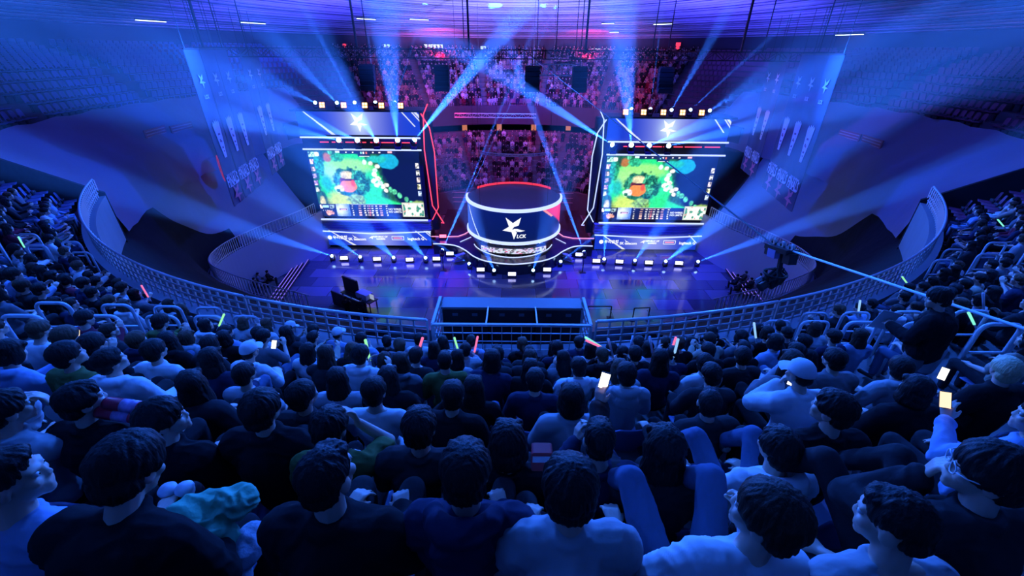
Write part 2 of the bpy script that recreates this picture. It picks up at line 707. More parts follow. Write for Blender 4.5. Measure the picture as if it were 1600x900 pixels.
# hooped handrails on both sides of each aisle
M_hoop = mat('pale_blue_tube', (.62, .66, .72), .35)
DESK, CABL = 'control-desk', 'cable-camera'
hoop_mesh = None
for ai, ad in enumerate(AISLES):
    side = DESK if ad < -90 else CABL
    which = 'outer' if abs(ad + 90) > 25 else 'inner'
    for k in range(1, 6):
        for sgn in (-1, 1):
            a = math.radians(ad + sgn * (1.35 if which == 'inner' else 1.5))
            s = (k - .5) / NROW
            p = bowl(s, a)
            p.z = row_floor(k - 1) if False else row_floor(k)
            inward = (bowl(0, a) - bowl(.5, a)).normalized()
            rz = -PI / 2      # the hoops stand parallel to the stage front
            if hoop_mesh is None:
                mb = MB()
                w, h, r = .26, 1.0, .12
                pts = [(0, -w, -.2)]
                for j in range(6):
                    t = j / 5 * PI / 2
                    pts.append((0, -w + r - r * math.cos(t), h - r + r * math.sin(t)))
                for j in range(6):
                    t = j / 5 * PI / 2
                    pts.append((0, w - r + r * math.sin(t), h - r + r * math.cos(t)))
                pts.append((0, w, -.2))
                mb.tube(pts, .027, 8)
                hoop_mesh = mb.mesh('hoop', M_hoop, True)
                mb = MB()
                mb.tube([(0, -w, .55), (0, w, .55)], .02, 6)
                hoop_bar = mb.mesh('cross_bar', M_hoop, True)
            o = bpy.data.objects.new('hoop_handrail', hoop_mesh)
            COL.objects.link(o)
            o.location = p
            o.rotation_euler = (0, 0, rz)
            tag(o, 'pale tube hoop handrail, %s row up %s side of the %s aisle, %s side' % (ORD[k], 'near' if (sgn > 0) == (ad < -90) else 'far', which, side), 'handrail', 'hoop handrails at the aisles')
            c = bpy.data.objects.new('cross_bar', hoop_bar)
            COL.objects.link(c)
            c.parent = o

# steel cage platform standing out over the parapet in the middle
root = empty('camera_cage', (0, 7.1, 10.1), 'square-barred steel cage with a dark desk inside, in the middle of the near parapet', 'cage')
cx0, cx1, cy0, cy1, cz0, cz1 = -1.62, 1.62, 7.15, 8.25, 10.08, 11.12
mb = MB()
for p, q in (((cx0, cy0), (cx1, cy0)), ((cx0, cy0), (cx0, cy1)), ((cx1, cy0), (cx1, cy1))):
    mb.bar((*p, cz1), (*q, cz1), .06, .05)
mb.build('top_frame', M_steel, root)
g = MB()
for i in range(1, 16):
    x = cx0 + (cx1 - cx0) * i / 16
    g.bar((x, cy0, cz0), (x, cy0, cz1), .018)
for i in range(0, 5):
    z = cz0 + (cz1 - cz0) * i / 5
    g.bar((cx0, cy0, z), (cx1, cy0, z), .02)
    g.bar((cx0, cy0, z), (cx0, cy1, z), .02)
    g.bar((cx1, cy0, z), (cx1, cy1, z), .02)
for i in range(1, 5):
    y = cy0 + (cy1 - cy0) * i / 5
    for x in (cx0, cx1):
        g.bar((x, y, cz0), (x, y, cz1), .018)
g.build('grid_bars_grille', M_steel, root)
for x, y in ((cx0, cy0), (cx1, cy0), (cx0, cy1), (cx1, cy1)):
    m_ = MB()
    m_.bar((x, y, cz0 - .1), (x, y, cz1), .06)
    m_.build('corner_post', M_steel, root)
m_ = MB()
m_.box((0, 7.7, cz0 - .06), (3.3, 1.3, .1))
m_.build('platform', M_dsteel, root)
m_ = MB()
m_.box((0, 8.21, 10.99), (3.16, .44, .05))
m_.box((0, 8.38, 10.45), (3.16, .06, 1.05))
m_.build('ledge', mat('grey_ledge', (.17, .18, .21), .5), root)
for i in range(3):
    x = -1.05 + 1.05 * i
    m_ = MB()
    m_.box((x, 7.98, 10.53), (1.0, .03, .86))
    pn = m_.build('desk_panel', M_black, root)
    for j in (-.22, .22):
        q = MB()
        q.box((x + j, 7.958, 10.84), (.12, .012, .07))
        q.build('label_plate', mat('dim_plate', (.12, .12, .16), .4), pn)
for x in (-.525, .525):
    m_ = MB()
    m_.bar((x, cy0, cz1 + .0), (x, 8.0, 11.02), .03)
    m_.build('divider_bar', M_steel, root)
# ------------------------------------------------------------------ stage: two screen towers, the round drum, deck
E_trim = emat('white_blue_led_strip', (.45, .55, 1.0), 1.6)
E_red = emat('red_neon_strip', (1.0, .06, .12), 1.6)
E_lav = emat('pale_led_strip', (.6, .45, 1.0), 1.2)
E_text = emat('white_led_lettering', (.9, .93, 1.0), 1.15)
E_pink = emat('pink_led_lettering', (1.0, .35, .6), 1.0)
M_ledge = mat('blue_grey_cladding', (.25, .27, .33), .35)


def attr_emission(name, strength):
    m = bpy.data.materials.new(name)
    m.use_nodes = True
    nt = m.node_tree
    b = nt.nodes['Principled BSDF']
    b.inputs['Base Color'].default_value = (0, 0, 0, 1)
    b.inputs['Roughness'].default_value = .4
    a = nt.nodes.new('ShaderNodeAttribute')
    a.attribute_name = 'picture'
    nt.links.new(a.outputs['Color'], b.inputs['Emission Color'])
    b.inputs['Emission Strength'].default_value = strength
    return m


def smooth(a, b, x):
    t = np.clip((x - a) / (b - a), 0, 1)
    return t * t * (3 - 2 * t)


def hsh(nx, ny, seed):
    r = np.random.RandomState(seed)
    return r.rand(nx, ny)


def vnoise(X, Y, f, seed):
    g = np.random.RandomState(seed).rand(64, 64)
    x, y = X * f, Y * f
    xi, yi = np.floor(x).astype(int), np.floor(y).astype(int)
    fx, fy = x - xi, y - yi
    fx, fy = fx * fx * (3 - 2 * fx), fy * fy * (3 - 2 * fy)
    G = lambda i, j: g[i % 64, j % 64]
    return (G(xi, yi) * (1 - fx) + G(xi + 1, yi) * fx) * (1 - fy) + (G(xi, yi + 1) * (1 - fx) + G(xi + 1, yi + 1) * fx) * fy


def game_picture(NX, NY):
    """what the big screens show: a top-down green game map with a round pit, dark water and score panels. Y runs down."""
    X, Y = np.meshgrid((np.arange(NX) + .5) / NX, (np.arange(NY) + .5) / NY)
    x, y = X * 1.75, Y
    n1, n2, n3 = vnoise(x, y, 9, 1), vnoise(x, y, 22, 2), vnoise(x, y, 48, 3)
    img = np.zeros((NY, NX, 3))

    def put(mask, col, var=.0):
        m = np.clip(mask, 0, 1)[..., None]
        c = np.array(col)[None, None, :] * (1 + var * (n3 - .5) * 2)[..., None]
        img[:] = img * (1 - m) + c * m

    def ell_(cx, cy, rx, ry, soft=.15, jit=.0):
        d = np.sqrt(((X - cx) / rx) ** 2 + ((Y - cy) / ry) ** 2) + jit * (n2 - .5)
        return 1 - smooth(1 - soft, 1 + soft, d)

    put(np.ones_like(X), (.003, .010, .075))
    put(smooth(.66, .60, X + .10 * (n1 - .5) - .16 * smooth(.25, 1, Y)), (.015, .12, .075), .5)
    # bright grass: a broad ring round the wooded middle, and the way down to the corner
    put(ell_(.345, .47, .29, .44, .06, .10), (.02, .70, .22), .18)
    put(ell_(.34, .24, .22, .12, .25, .2), (.30, .80, .22), .18)
    put(ell_(.20, .36, .09, .13, .35, .2), (.34, .80, .26), .18)
    put(ell_(.25, .76, .14, .17, .35, .2), (.56, .74, .16), .18)
    put(ell_(.53, .60, .09, .30, .3, .2), (.03, .72, .30), .18)
    put(smooth(.11, .07, abs((Y - .74) - (X - .56) * .62)) * smooth(.45, .52, X) * smooth(.86, .80, X), (.03, .74, .26), .18)
    put(ell_(.12, .48, .05, .12, .5, .3), (.02, .50, .45), .2)
    # wooded rim and round pit
    put(ell_(.35, .47, .165, .235, .08, .28), (.010, .15, .10), .8)
    put(ell_(.42, .42, .08, .17, .2, .6) * smooth(.42, .58, n2), (.06, .50, .26), .6)
    put(ell_(.24, .40, .05, .12, .2, .6) * smooth(.45, .6, n2), (.05, .38, .22), .6)
    put(ell_(.31, .355, .055, .065, .2, .35), (.72, .66, .38), .35)
    put(ell_(.27, .44, .03, .04, .3, .4), (.18, .03, .05), .3)
    put(ell_(.315, .52, .078, .095, .07, .08), (.86, .26, .07), .16)
    put(ell_(.325, .425, .065, .016, .3, .1), (.06, .01, .04))
    put(ell_(.362, .48, .02, .05, .4), (.88, .10, .07))
    put(ell_(.225, .56, .045, .06, .3, .7) * smooth(.4, .5, n2), (.78, .88, 1.0), .3)
    put(ell_(.37, .73, .075, .085, .2, .5), (.22, .46, .13), .7)
    put(ell_(.17, .10, .04, .06, .3, .3), (.40, .15, .05), .25)
    put(ell_(.26, .10, .055, .055, .2, .45), (.03, .46, .24), .6)
    put(ell_(.08, .22, .04, .14, .2, .4), (.02, .36, .18), .7)
    # lagoon and pale rocks
    put(ell_(.71, .15, .095, .11, .08, .12), (.01, .38, .62), .15)
    put(ell_(.61, .12, .09, .05, .3, .3), (.02, .50, .48), .2)
    for i, (cx, cy) in enumerate(((.50, .16), (.55, .18), (.605, .22), (.585, .28), (.575, .34), (.60, .40), (.615, .47), (.64, .52), (.56, .44), (.58, .50), (.67, .50), (.66, .58))):
        put(ell_(cx, cy, .022, .034, .2, .6), (.80, .78, .70) if i % 3 else (.60, .82, .92), .4)
    for cx, cy in ((.70, .57), (.735, .60), (.78, .66), (.84, .72), (.20, .02), (.88, .78)):
        put(ell_(cx, cy, .020, .04, .3, .5), (.10, .62, .34), .6)
    put(ell_(.95, .82, .07, .07, .4, .4), (.34, .56, .12), .4)
    put(ell_(.05, .76, .025, .07, .4, .4), (.74, .70, .34), .3)

    def rect(x0, y0, x1, y1, col, var=0.0):
        put(((X > x0) & (X < x1) & (Y > y0) & (Y < y1)).astype(float), col, var)

    # top score line
    rect(.29, .0, .79, .045, (.01, .02, .10))
    rect(.45, .0, .56, .085, (.01, .03, .12))
    for x0 in (.34, .40, .58, .64):
        rect(x0, .015, x0 + .015, .032, (.9, .85, .9))
    for x0, c in ((.475, (.3, .9, .9)), (.495, (1, 1, 1)), (.52, (.95, .2, .2))):
        rect(x0, .015, x0 + .014, .045, c)
    rect(.46, .075, .55, .085, (.8, .9, .9))
    rect(.25, .0, .29, .03, (.7, .9, 1))
    rect(.72, .0, .76, .03, (.9, .45, .5))
    # portraits down both sides: plain tiles
    r = np.random.RandomState(5)
    for i in range(6):
        y0 = .02 + i * .105
        rect(.005, y0, .04 if i else .055, y0 + .07, tuple(.25 + .7 * r.rand(3)), 1.2)
        if i == 0:
            rect(.06, .02, .1, .08, (.85, .85, .8), 1.2)
    for i in range(5):
        y0 = .17 + i * .105
        rect(.955, y0, .985, y0 + .075, tuple(.4 + .55 * r.rand(3)), 1.2)
    # bottom panels
    rect(.0, .80, .79, 1, (.008, .015, .09))
    rect(.0, .795, .155, .80, (.7, .65, .4))
    rect(.01, .81, .03, .87, (.9, .8, .75), 1)
    rect(.035, .82, .09, .855, (.45, .85, .95))
    rect(.10, .81, .145, .87, (.25, .35, .4), 1.5)
    for i in range(5):
        rect(.03 + i * .02, .895, .036 + i * .02, .91, (.8, .8, .8))
    put(ell_(.09, .945, .035, .035, .2, .6), (.95, .45, .35), .6)
    m = ((X > .16) & (X < .29) & (Y > .80)).astype(float)
    put(m, (.10, .22, .75), .4)
    put(m * ell_(.20, .88, .05, .09, .8, .3), (.75, .88, 1.0), .1)
    rect(.185, .865, .265, .905, (.6, .55, .75))
    rect(.19, .872, .26, .898, (.04, .04, .14))
    rect(.20, .878, .25, .893, (.85, .5, .65))
    rect(.30, .80, .66, .805, (.6, .6, .6))
    for i in range(5):
        yy = .82 + i * .036
        for x0, w, c in ((.305, .012, (.9, .85, .8)), (.37, .026, (.95, .55, .45)), (.42, .02, (.9, .9, .95)), (.452, .01, (.9, .8, .8)), (.468, .016, (.9, .3, .35)), (.492, .018, (.9, .9, .95)),
                         (.53, .02, (.9, .9, .95)), (.57, .026, (.9, .5, .5)), (.632, .014, (.9, .85, .6))):
            o = .006 * r.rand()
            rect(x0 + o, yy, x0 + w + o, yy + .018, tuple(np.array(c) * (.6 + .5 * r.rand())))
    rect(.665, .80, .79, 1, (.008, .012, .10))
    # little map in the corner
    rect(.79, .77, 1, 1, (.55, .6, .5))
    m = ((X > .80) & (X < .99) & (Y > .785) & (Y < .985)).astype(float)
    put(m, (.82, .88, .80), .25)
    put(m * smooth(.55, .7, n2), (.05, .30, .22), .5)
    put(m * smooth(.78, .86, n3), (.9, .25, .25))
    return np.clip(img, 0, 1.2)


def panel_picture(NX, NY, wide):
    """pale lit banner panels: blue with a wide pale glow and slanted white stripes (the picture on the panel)"""
    X, Y = np.meshgrid((np.arange(NX) + .5) / NX, (np.arange(NY) + .5) / NY)
    g = np.exp(-((X - .52) / .19) ** 2) * (1 - .15 * Y)
    g2 = np.exp(-((X - .5) / .07) ** 2 - ((Y - .45) / .5) ** 2) * (1 if wide else 0)
    img = np.stack([.008 + .30 * g + .35 * g2, .045 + .32 * g + .5 * g2, .62 + .3 * g + .1 * g2], -1)

    def stripe(x0, x1, w0, w1):
        xc = x0 + (x1 - x0) * Y
        w = w0 + (w1 - w0) * Y
        m = ((abs(X - xc) < w))[..., None].astype(float) * .9
        img[:] = img * (1 - m) + np.array([.85, .9, 1.0]) * m

    stripe(.06, .28, .006, .016)
    m0 = img.copy()
    stripe(.86, 1.02, .006, .006)
    img[Y[:, 0] > .62] = m0[Y[:, 0] > .62]
    m0 = img.copy()
    stripe(.94, 1.10, .006, .006)
    stripe(.965, 1.14, .012, .012)
    img[Y[:, 0] > .5] = m0[Y[:, 0] > .5]
    return img


def picture_mesh(name, img, m, parent, o, ux, uy, w, h, warp=None):
    """screen face: lower corner o, spans w along ux and h along uy"""
    NY, NX, _ = img.shape
    o, ux, uy = Vector(o), Vector(ux), Vector(uy)
    gx = np.arange(NX) / (NX - 1)
    gy = 1 - np.arange(NY) / (NY - 1)
    if warp is None:
        P = np.array(o)[None, None] + gx[None, :, None] * w * np.array(ux) + gy[:, None, None] * h * np.array(uy)
    else:
        P = np.array([[warp(a, b) for a in gx] for b in gy])
    idx = np.arange(NX * NY).reshape(NY, NX)
    F = np.stack([idx[1:, :-1], idx[1:, 1:], idx[:-1, 1:], idx[:-1, :-1]], -1).reshape(-1, 4)
    me = bpy.data.meshes.new(name)
    me.from_pydata(P.reshape(-1, 3).tolist(), [], F.tolist())
    a = me.color_attributes.new('picture', 'FLOAT_COLOR', 'POINT')
    rgba = np.concatenate([img.reshape(-1, 3), np.ones((NX * NY, 1))], 1).astype(np.float32)
    a.data.foreach_set('color', rgba.ravel())
    me.materials.append(m)
    ob = bpy.data.objects.new(name, me)
    COL.objects.link(ob)
    ob.parent = parent
    me.transform(parent_matrix(parent).inverted())
    return ob


GAME = game_picture(232, 134)
M_screen = attr_emission('led_screen', 1.35)
M_panel = attr_emission('led_banner_panel', 1.0)
EX, EZ = Vector((1, 0, 0)), Vector((0, 0, 1))


def star_poly(sc, cx=0, cz=0):
    """five-pointed leaning star with a bird's head and wing cut into its right arm"""
    P = [(-.72, 1.0), (-.08, .52), (.62, 1.0), (.42, .30), (.05, .18), (-.10, .02), (-.12, -.12), (.02, -.02), (.30, -.02), (.62, -.12), (1.0, -.22), (.55, -.30), (.28, -.26), (.10, -.16), (.28, -.35),
         (.02, -1.0), (-.20, -.30), (-1.0, -.22), (-.42, .18)]
    return [(cx + x * sc, cz + z * sc) for x, z in P]


def tower(pxc, rows, xs, label, neon_mat, neon_side):
    Y = 36.0
    Z = lambda py: at_y(pxc, py, Y).z
    x0, x1 = xs
    w = x1 - x0
    root = empty('screen_tower', ((x0 + x1) / 2, Y, 0), label, 'stage screen')
    top0, top1, trim1, trim2, sc0, sc1, trim3, led0, led1, trim4, low0, low1 = [Z(p) for p in rows]
    # body behind
    b = MB()
    b.box(((x0 + x1) / 2, Y + 1.3, top0 / 2 - .05), (w - .1, 2.2, top0 - .1))
    b.build('body', M_black, root)
    d = MB()
    d.box(((x0 + x1) / 2, Y + .95, top0 + .06), (w + .6, 2.4, .14))
    d.build('lamp_shelf', M_dsteel, root)
    # panels
    f = MB()
    f.box(((x0 + x1) / 2, Y + .12, (top0 + top1) / 2), (w, .2, top0 - top1))
    tp = f.build('top_panel', M_dsteel, root)
    picture_mesh('lit_picture', panel_picture(320, 70, True), M_panel, tp, (x0 + .03, Y, top1), EX, EZ, w - .06, top0 - top1 - .03)
    s = MB()
    s.prism(star_poly((top0 - top1) * .40, (x0 + x1) / 2, (top0 + top1) / 2 + .05), (0, Y - .03, 0), EX, EZ, -.02)
    s.build('star_emblem', E_text, tp)
    for zz, nm in ((trim1, 'light_strip'), (trim2, 'light_strip'), (trim3, 'light_strip')):
        q = MB()
        q.box(((x0 + x1) / 2 + .05, Y - .35, zz), (w - .15, .12, .11))
        q.build(nm, E_trim, root)
    q = MB()
    q.box(((x0 + x1) / 2, Y + .1, (trim1 + trim2) / 2), (w - .1, .15, abs(trim1 - trim2) - .1))
    bay = q.build('lamp_bay', M_black, root)
    q = MB()
    r = random.Random(3)
    xx = x0 + 1.5
    while xx < x1 - .6:
        L = r.uniform(.5, 1.4)
        q.box((xx + L / 2, Y - .02, trim1 - .42), (L, .05, .07))
        xx += L + r.uniform(.1, .4)
    q.build('red_strip', E_red, bay)
    # main screen
    f = MB()
    f.box(((x0 + x1) / 2, Y + .12, (sc0 + sc1) / 2), (w - .15, .2, sc0 - sc1 + .1))
    fr = f.build('main_screen', M_dsteel, root)
    picture_mesh('screen_face', GAME, M_screen, fr, (x0 + .28, Y, sc1), EX, EZ, w - .62, sc0 - sc1)
    h = sc0 - sc1
    text_mb('NO WIRES.\nNO LIMITS.', h * .042, (x0 + .28 + (w - .62) * .722, Y - .03, sc1 + h * .10), EX, EZ, bold=.006).build('lettering', E_text, fr)
    # ledge: stepped cladding that leans forward, bowed out in the middle
    lg = MB()
    NB = 4
    for i in range(NB):
        za, zb = led0 + (led1 - led0) * i / NB, led0 + (led1 - led0) * (i + .8) / NB
        out = .45 + .3 * i / NB
        poly = [(x0 - .1 - out * .3, Y + .2), (x0 - .1 - out * .2, Y - out * .6), ((x0 + x1) / 2, Y - out - .25), (x1 + .1 + out * .2, Y - out * .6), (x1 + .1 + out * .3, Y + .2)]
        n = len(poly)
        lg.add([(a, c, zb) for a, c in poly] + [(a, c, za) for a, c in poly], [tuple(range(n))[::-1], tuple(range(n, 2 * n))] + [(k, (k + 1) % n, n + (k + 1) % n, n + k) for k in range(n)])
    lg.build('ledge', M_ledge, root)
    q = MB()
    o4 = .8
    q.tube([(x0 - .15, Y - .45, trim4 + .02), ((x0 + x1) / 2, Y - 1.02, trim4), (x1 + .15, Y - .45, trim4 + .02)], .055, 6)
    q.build('light_strip', E_trim, root)
    # sponsor panel
    f = MB()
    f.box(((x0 + x1) / 2, Y + .15, (low0 + low1) / 2), (w + .1, .24, low0 - low1))
    lp = f.build('sponsor_panel', M_dsteel, root)
    picture_mesh('lit_picture', panel_picture(320, 70, False), M_panel, lp, (x0 + .03, Y, low1), EX, EZ, w, low0 - low1)
    zc = (low0 + low1) / 2 + .02
    hh = low0 - low1
    X = lambda t: x0 + w * t
    lt = MB()
    lt.ellipsoid((X(.062), Y - .03, zc), (hh * .14, .02, hh * .14), nu=14, nv=6)
    for body, t, size, dz, al in (('우리은행', .158, .25, 0, 'CENTER'), ('SK telecom', .315, .24, -.10, 'CENTER'), ('REPUBLIC OF\nGAMERS', .535, .15, 0, 'CENTER'), ('logitech G', .862, .25, -.05, 'CENTER')):
        t_ = text_mb(body, hh * size, (X(t), Y - .03, zc + hh * dz), EX, EZ, bold=.01)
        lt.add(t_.v, t_.f)
    lt.prism([(0, 0), (hh * .12, -hh * .22), (hh * .26, -hh * .18), (hh * .10, -hh * .12)], (X(.275), Y - .03, zc + hh * .2), EX, EZ, -.01)
    lt.prism([(-hh * .22, -.05), (0, hh * .12), (hh * .1, hh * .12), (hh * .02, -hh * .1), (-hh * .06, -.02)], (X(.455), Y - .03, zc), EX, EZ, -.01)
    bw, bh = w * .055, hh * .12
    for sx, sz_, cx, cz in ((bw * 2, .04, 0, bh), (bw * 2, .04, 0, -bh), (.04, bh * 2, -bw, 0), (.04, bh * 2, bw, 0)):
        lt.box((X(.695) + cx, Y - .03, zc + cz), (sx, .02, sz_))
    lt.build('sponsor_lettering', E_text, lp)
    q = MB()
    q.box((X(.695), Y - .03, zc), (bw * 1.5, .02, bh * .7))
    q.build('pink_mark', E_pink, lp)
    # crossing neon tubes on the inner side
    s_ = neon_side
    xi = x1 if s_ > 0 else x0
    for pts in ((( .15, top0 - .1), (.75, top1 + .6), (1.0, sc0), (.95, sc1 + .9), (.35, sc1 - .2), (.3, trim3)),
                ((.75, top0 + .6), (.35, top1 + 1.6), (.18, trim2), (.45, sc1 + 1.1), (1.35, sc1 - .55), (1.1, trim3 - .3))):
        q = MB()
        q.tube([(xi + s_ * a, Y - .12, z) for a, z in pts], .05, 6)
        q.build('neon_tube', neon_mat, root)
    q = MB()
    q.box((xi + s_ * .5, Y + .5, (top0 + trim4) / 2), (.7, .8, top0 - trim4))
    q.build('side_pylon', M_black, root)
    return root, dict(top=top0, bay=(trim1 + trim2) / 2, x0=x0, x1=x1, Y=Y, trim2=trim2)


TL, TLD = tower(562, (174, 211, 214, 232.5, 236, 338, 341, 343.5, 357, 358.5, 360, 383), (-17.35, -7.5), 'tall stage tower with game screen and red neon tubes, behind the control desk', E_red, 1)
TR, TRD = tower(1040, (185, 220, 221, 241, 244.5, 343.5, 347, 350, 364, 365.5, 367.5, 390), (7.55, 17.45), 'tall stage tower with game screen and white neon tubes, on the cable camera side', E_trim, -1)

# ---- the round drum over the players
DC, DR, DZ0, DZ1 = Vector((0.1, 35.0, 0)), 3.95, 2.62, 5.3
root = empty('round_led_drum', DC, 'round blue LED drum with white star emblem, hung in the middle of the stage', 'stage screen')
b = MB()
b.revolve([(0, .45), (3.6, .45), (3.6, 2.2), (0, 2.2)], 48, (0, 0, DZ0))
local(root, 'core', b, M_black)


def drum_picture(NX, NY):
    X, Y = np.meshgrid((np.arange(NX) + .5) / NX, (np.arange(NY) + .5) / NY)
    img = np.stack([.002 + 0 * X, .01 + 0 * X, .09 + .05 * (1 - Y) + 0 * X], -1)
    def mix(m, c):
        m = np.clip(m, 0, 1)[..., None]
        img[:] = img * (1 - m) + np.array(c) * m
    mix(smooth(.30, .10, X) * .8, (.05, .14, .70))
    mix((abs(X - .10 - .15 * Y) < .006).astype(float) * (Y > .12), (.7, .8, 1.0))
    mix(smooth(.0, .03, (X - .69) - Y * .30) * smooth(1.05, .5, Y), (.90, .03, .12))
    mix(smooth(.0, .08, (X - .72) - (Y - .4) * .1) * smooth(.55, 1.0, Y) * .8, (.06, .12, .75))
    m = (abs((X - .695) - Y * .28) < .012) & (Y < .32) & (Y > .03)
    mix(m.astype(float), (1.0, .30, .20))
    return img


a0, a1 = PI * 1.0, PI * 2.0
picture_mesh('led_skin', drum_picture(300, 60), attr_emission('drum_led', 1.1), root, (0, 0, 0), EX, EZ, 1, 1,
             warp=lambda u, v: (DC.x + DR * math.cos(a0 + (a1 - a0) * u), DC.y + DR * math.sin(a0 + (a1 - a0) * u), DZ0 + .1 + (DZ1 - DZ0 - .2) * v))
b = MB()
b.revolve([(DR, .1), (DR, DZ1 - DZ0 - .1)], 32, (0, 0, DZ0), 0, PI)
local(root, 'back_skin', b, M_dsteel)
for nm, z, m_, aa in (('upper_rim', DZ1, E_trim, (PI * .97, PI * 2.03)), ('lower_rim', DZ0, E_trim, (PI * .97, PI * 2.03)), ('back_rim', DZ1, emat('red_rim_strip', (1, .05, .12), .9), (PI * .2, PI * .8))):
    b = MB()
    b.revolve([(DR + .05, -.13), (DR + .12, -.1), (DR + .12, .1), (DR + .05, .13), (DR - .06, .13)], 48, (0, 0, z), *aa)
    local(root, nm, b, m_, True)
b = MB()
b.revolve([(DR - .02, -.05), (DR - .5, -.16), (0, -.2)], 48, (0, 0, DZ1))
b.revolve([(DR - .02, 0), (0, 0)], 48, (0, 0, DZ0 - .05))
local(root, 'roof', b, mat('drum_roof', (.035, .04, .06), .6), True)
# star and letters curved round the skin
def on_drum(mb, r):
    out = MB()
    out.v = [(r * math.cos(-PI / 2 + x / r) * 1.0, r * math.sin(-PI / 2 + x / r) - y_ * 0, z) for x, y_, z in mb.v]
    out.f, out.m = mb.f, mb.m
    return out


s = MB()
s.prism(star_poly(.90, 0, DZ0 + 1.28), (0, 0, 0), EX, EZ, -.01)
local(root, 'star_emblem', on_drum(s, DR + .05), E_text)
local(root, 'lettering', on_drum(text_mb('LCK', .40, (.58, 0, DZ0 + .62), EX, EZ, bold=.012, shear=.2), DR + .05), E_text)
# suspension lines up to the roof
for a in (.4, 1.1, 2.0, 2.75, 3.9, 5.5):
    b = MB()
    b.bar((3.7 * math.cos(a), 3.7 * math.sin(a), DZ1 - .1), (3.7 * math.cos(a), 3.7 * math.sin(a), 15.6), .025)
    local(root, 'suspension_wire', b, M_dsteel)

# ---- stage deck with glowing edges
deck_px = [(677, 381), (692, 381.3), (712, 384), (727, 391), (741, 401), (762, 408.5), (802, 413), (843, 408.5), (865, 402), (879, 393), (893, 386.5), (906, 384.3), (926, 384.5)]
front = catmull([at_z(x, y, 1.0) for x, y in deck_px], 6)
root = empty('stage_deck', (0, 36, 0), 'black stage deck with bowed front and glowing white edge, under the drum', 'stage')
mb = MB()
n = len(front)
back = [Vector((p.x, 44.0, 1.0)) for p in front]
mb.add([p for p in front] + back + [Vector((p.x, p.y, 0)) for p in front], [(i, i + 1, n + i + 1, n + i) for i in range(n - 1)] + [(i, 2 * n + i, 2 * n + i + 1, i + 1) for i in range(n - 1)])
mb.build('platform', mat('gloss_black_deck', (.03, .03, .035), .18), root)
q = MB()
q.tube([p + Vector((0, -.03, .02)) for p in front], .05, 6)
q.build('edge_strip', E_trim, root)
q = MB()
q.tube([at_z(x, y, 1.0) + Vector((0, 0, .05)) for x, y in ((658, 370), (700, 370.5), (716, 370), (727, 366), (735, 360.5))], .045, 6)
q.build('edge_strip', emat('pink_edge_strip', (1, .35, .7), 1.1), root)
q = MB()
q.tube([at_z(x, y, 1.0) + Vector((0, 0, .05)) for x, y in ((870, 363), (880, 370), (895, 373), (950, 373.5))], .045, 6)
q.build('edge_strip', emat('pink_edge_strip', (1, .35, .7), 1.1), root)
for p in (((719, 378.5), (736, 371)), ((868, 373), (884, 381))):
    q = MB()
    q.tube([at_z(*k, 1.0) + Vector((0, 0, .04)) for k in p], .03, 6)
    q.build('edge_strip', E_trim, root)
arc = [at_z(x, y, 1.0) + Vector((0, 0, .04)) for x, y in ((741, 382), (745, 387), (755, 393), (775, 400), (802, 403), (830, 400), (850, 393), (858, 388), (862, 383))]
q = MB()
q.tube(catmull(arc, 4), .04, 6)
q.build('inner_arc_strip', E_trim, root)
# three steps on each flank of the deck
for sx in (-1, 1):
    for i in range(3):
        q = MB()
        st = at_z(802 + sx * (83 + 2 * i), 398 + 4 * i, .78 - .25 * i)
        q.box(st, (.95, .34, .08), Matrix.Rotation(-sx * .75, 3, 'Z'))
        q.build('step', M_ledge, root)

# ---- the players' desk: five monitors in a curve
root = empty('player_desk', (DC.x, 32.9, 1.0), 'curved players desk with glowing front under the drum', 'desk')
R_, C_ = 5.2, 37.4
b, fr = MB(), MB()
A0, A1_ = -PI / 2 - .55, -PI / 2 + .55
b.revolve([(R_ - .75, .72), (R_ + .05, .72), (R_ + .05, .78), (R_ - .75, .78), (R_ - .75, .72)], 24, (0, C_ - 32.9, 0), A0, A1_)
local(root, 'table_top', b, M_ledge)


def desk_picture(NX, NY):
    X, Y = np.meshgrid((np.arange(NX) + .5) / NX, (np.arange(NY) + .5) / NY)
    n = vnoise(X * 4, Y, 9, 11)
    n2 = vnoise(X * 4, Y, 5, 12)
    img = np.stack([.45 + .5 * n, .50 + .4 * n2, .95 + 0 * X], -1) * (.25 + .9 * (vnoise(X * 3, Y * .4, 14, 4) > .38))[..., None]
    red = (vnoise(X * 4, Y, 8, 21) > .86)
    img[red] = (.9, .12, .3)
    return img


picture_mesh('glowing_front', desk_picture(110, 12), attr_emission('desk_led', .9), root, (0, 0, 0), EX, EZ, 1, 1,
             warp=lambda u, v: (DC.x + (R_ + .07) * math.cos(A0 + (A1_ - A0) * u), C_ + (R_ + .07) * math.sin(A0 + (A1_ - A0) * u), 1.22 + .46 * v))
for i in range(5):
    a = -PI / 2 - .44 + .22 * i
    c = Vector((DC.x + (R_ - .3) * math.cos(a), C_ + (R_ - .3) * math.sin(a), 1.78))
    mo = empty('monitor', c, '%s monitor from the control-desk end of the players desk' % ORD[i + 1], 'monitor', 'monitors on the players desk', a + PI / 2)
    q = MB()
    q.box((0, 0, .30), (.56, .04, .34))
    local(mo, 'housing', q, mat('white_plastic', (.7, .7, .75), .4))
    q = MB()
    q.box((0, .025, .30), (.52, .012, .30))
    local(mo, 'screen', q, emat('monitor_glow', (.6, .75, 1), 1.5))
    q = MB()
    q.bar((0, 0, 0), (0, 0, .14), .05)
    q.box((0, 0, .008), (.24, .16, .016))
    local(mo, 'foot', q, M_dsteel)

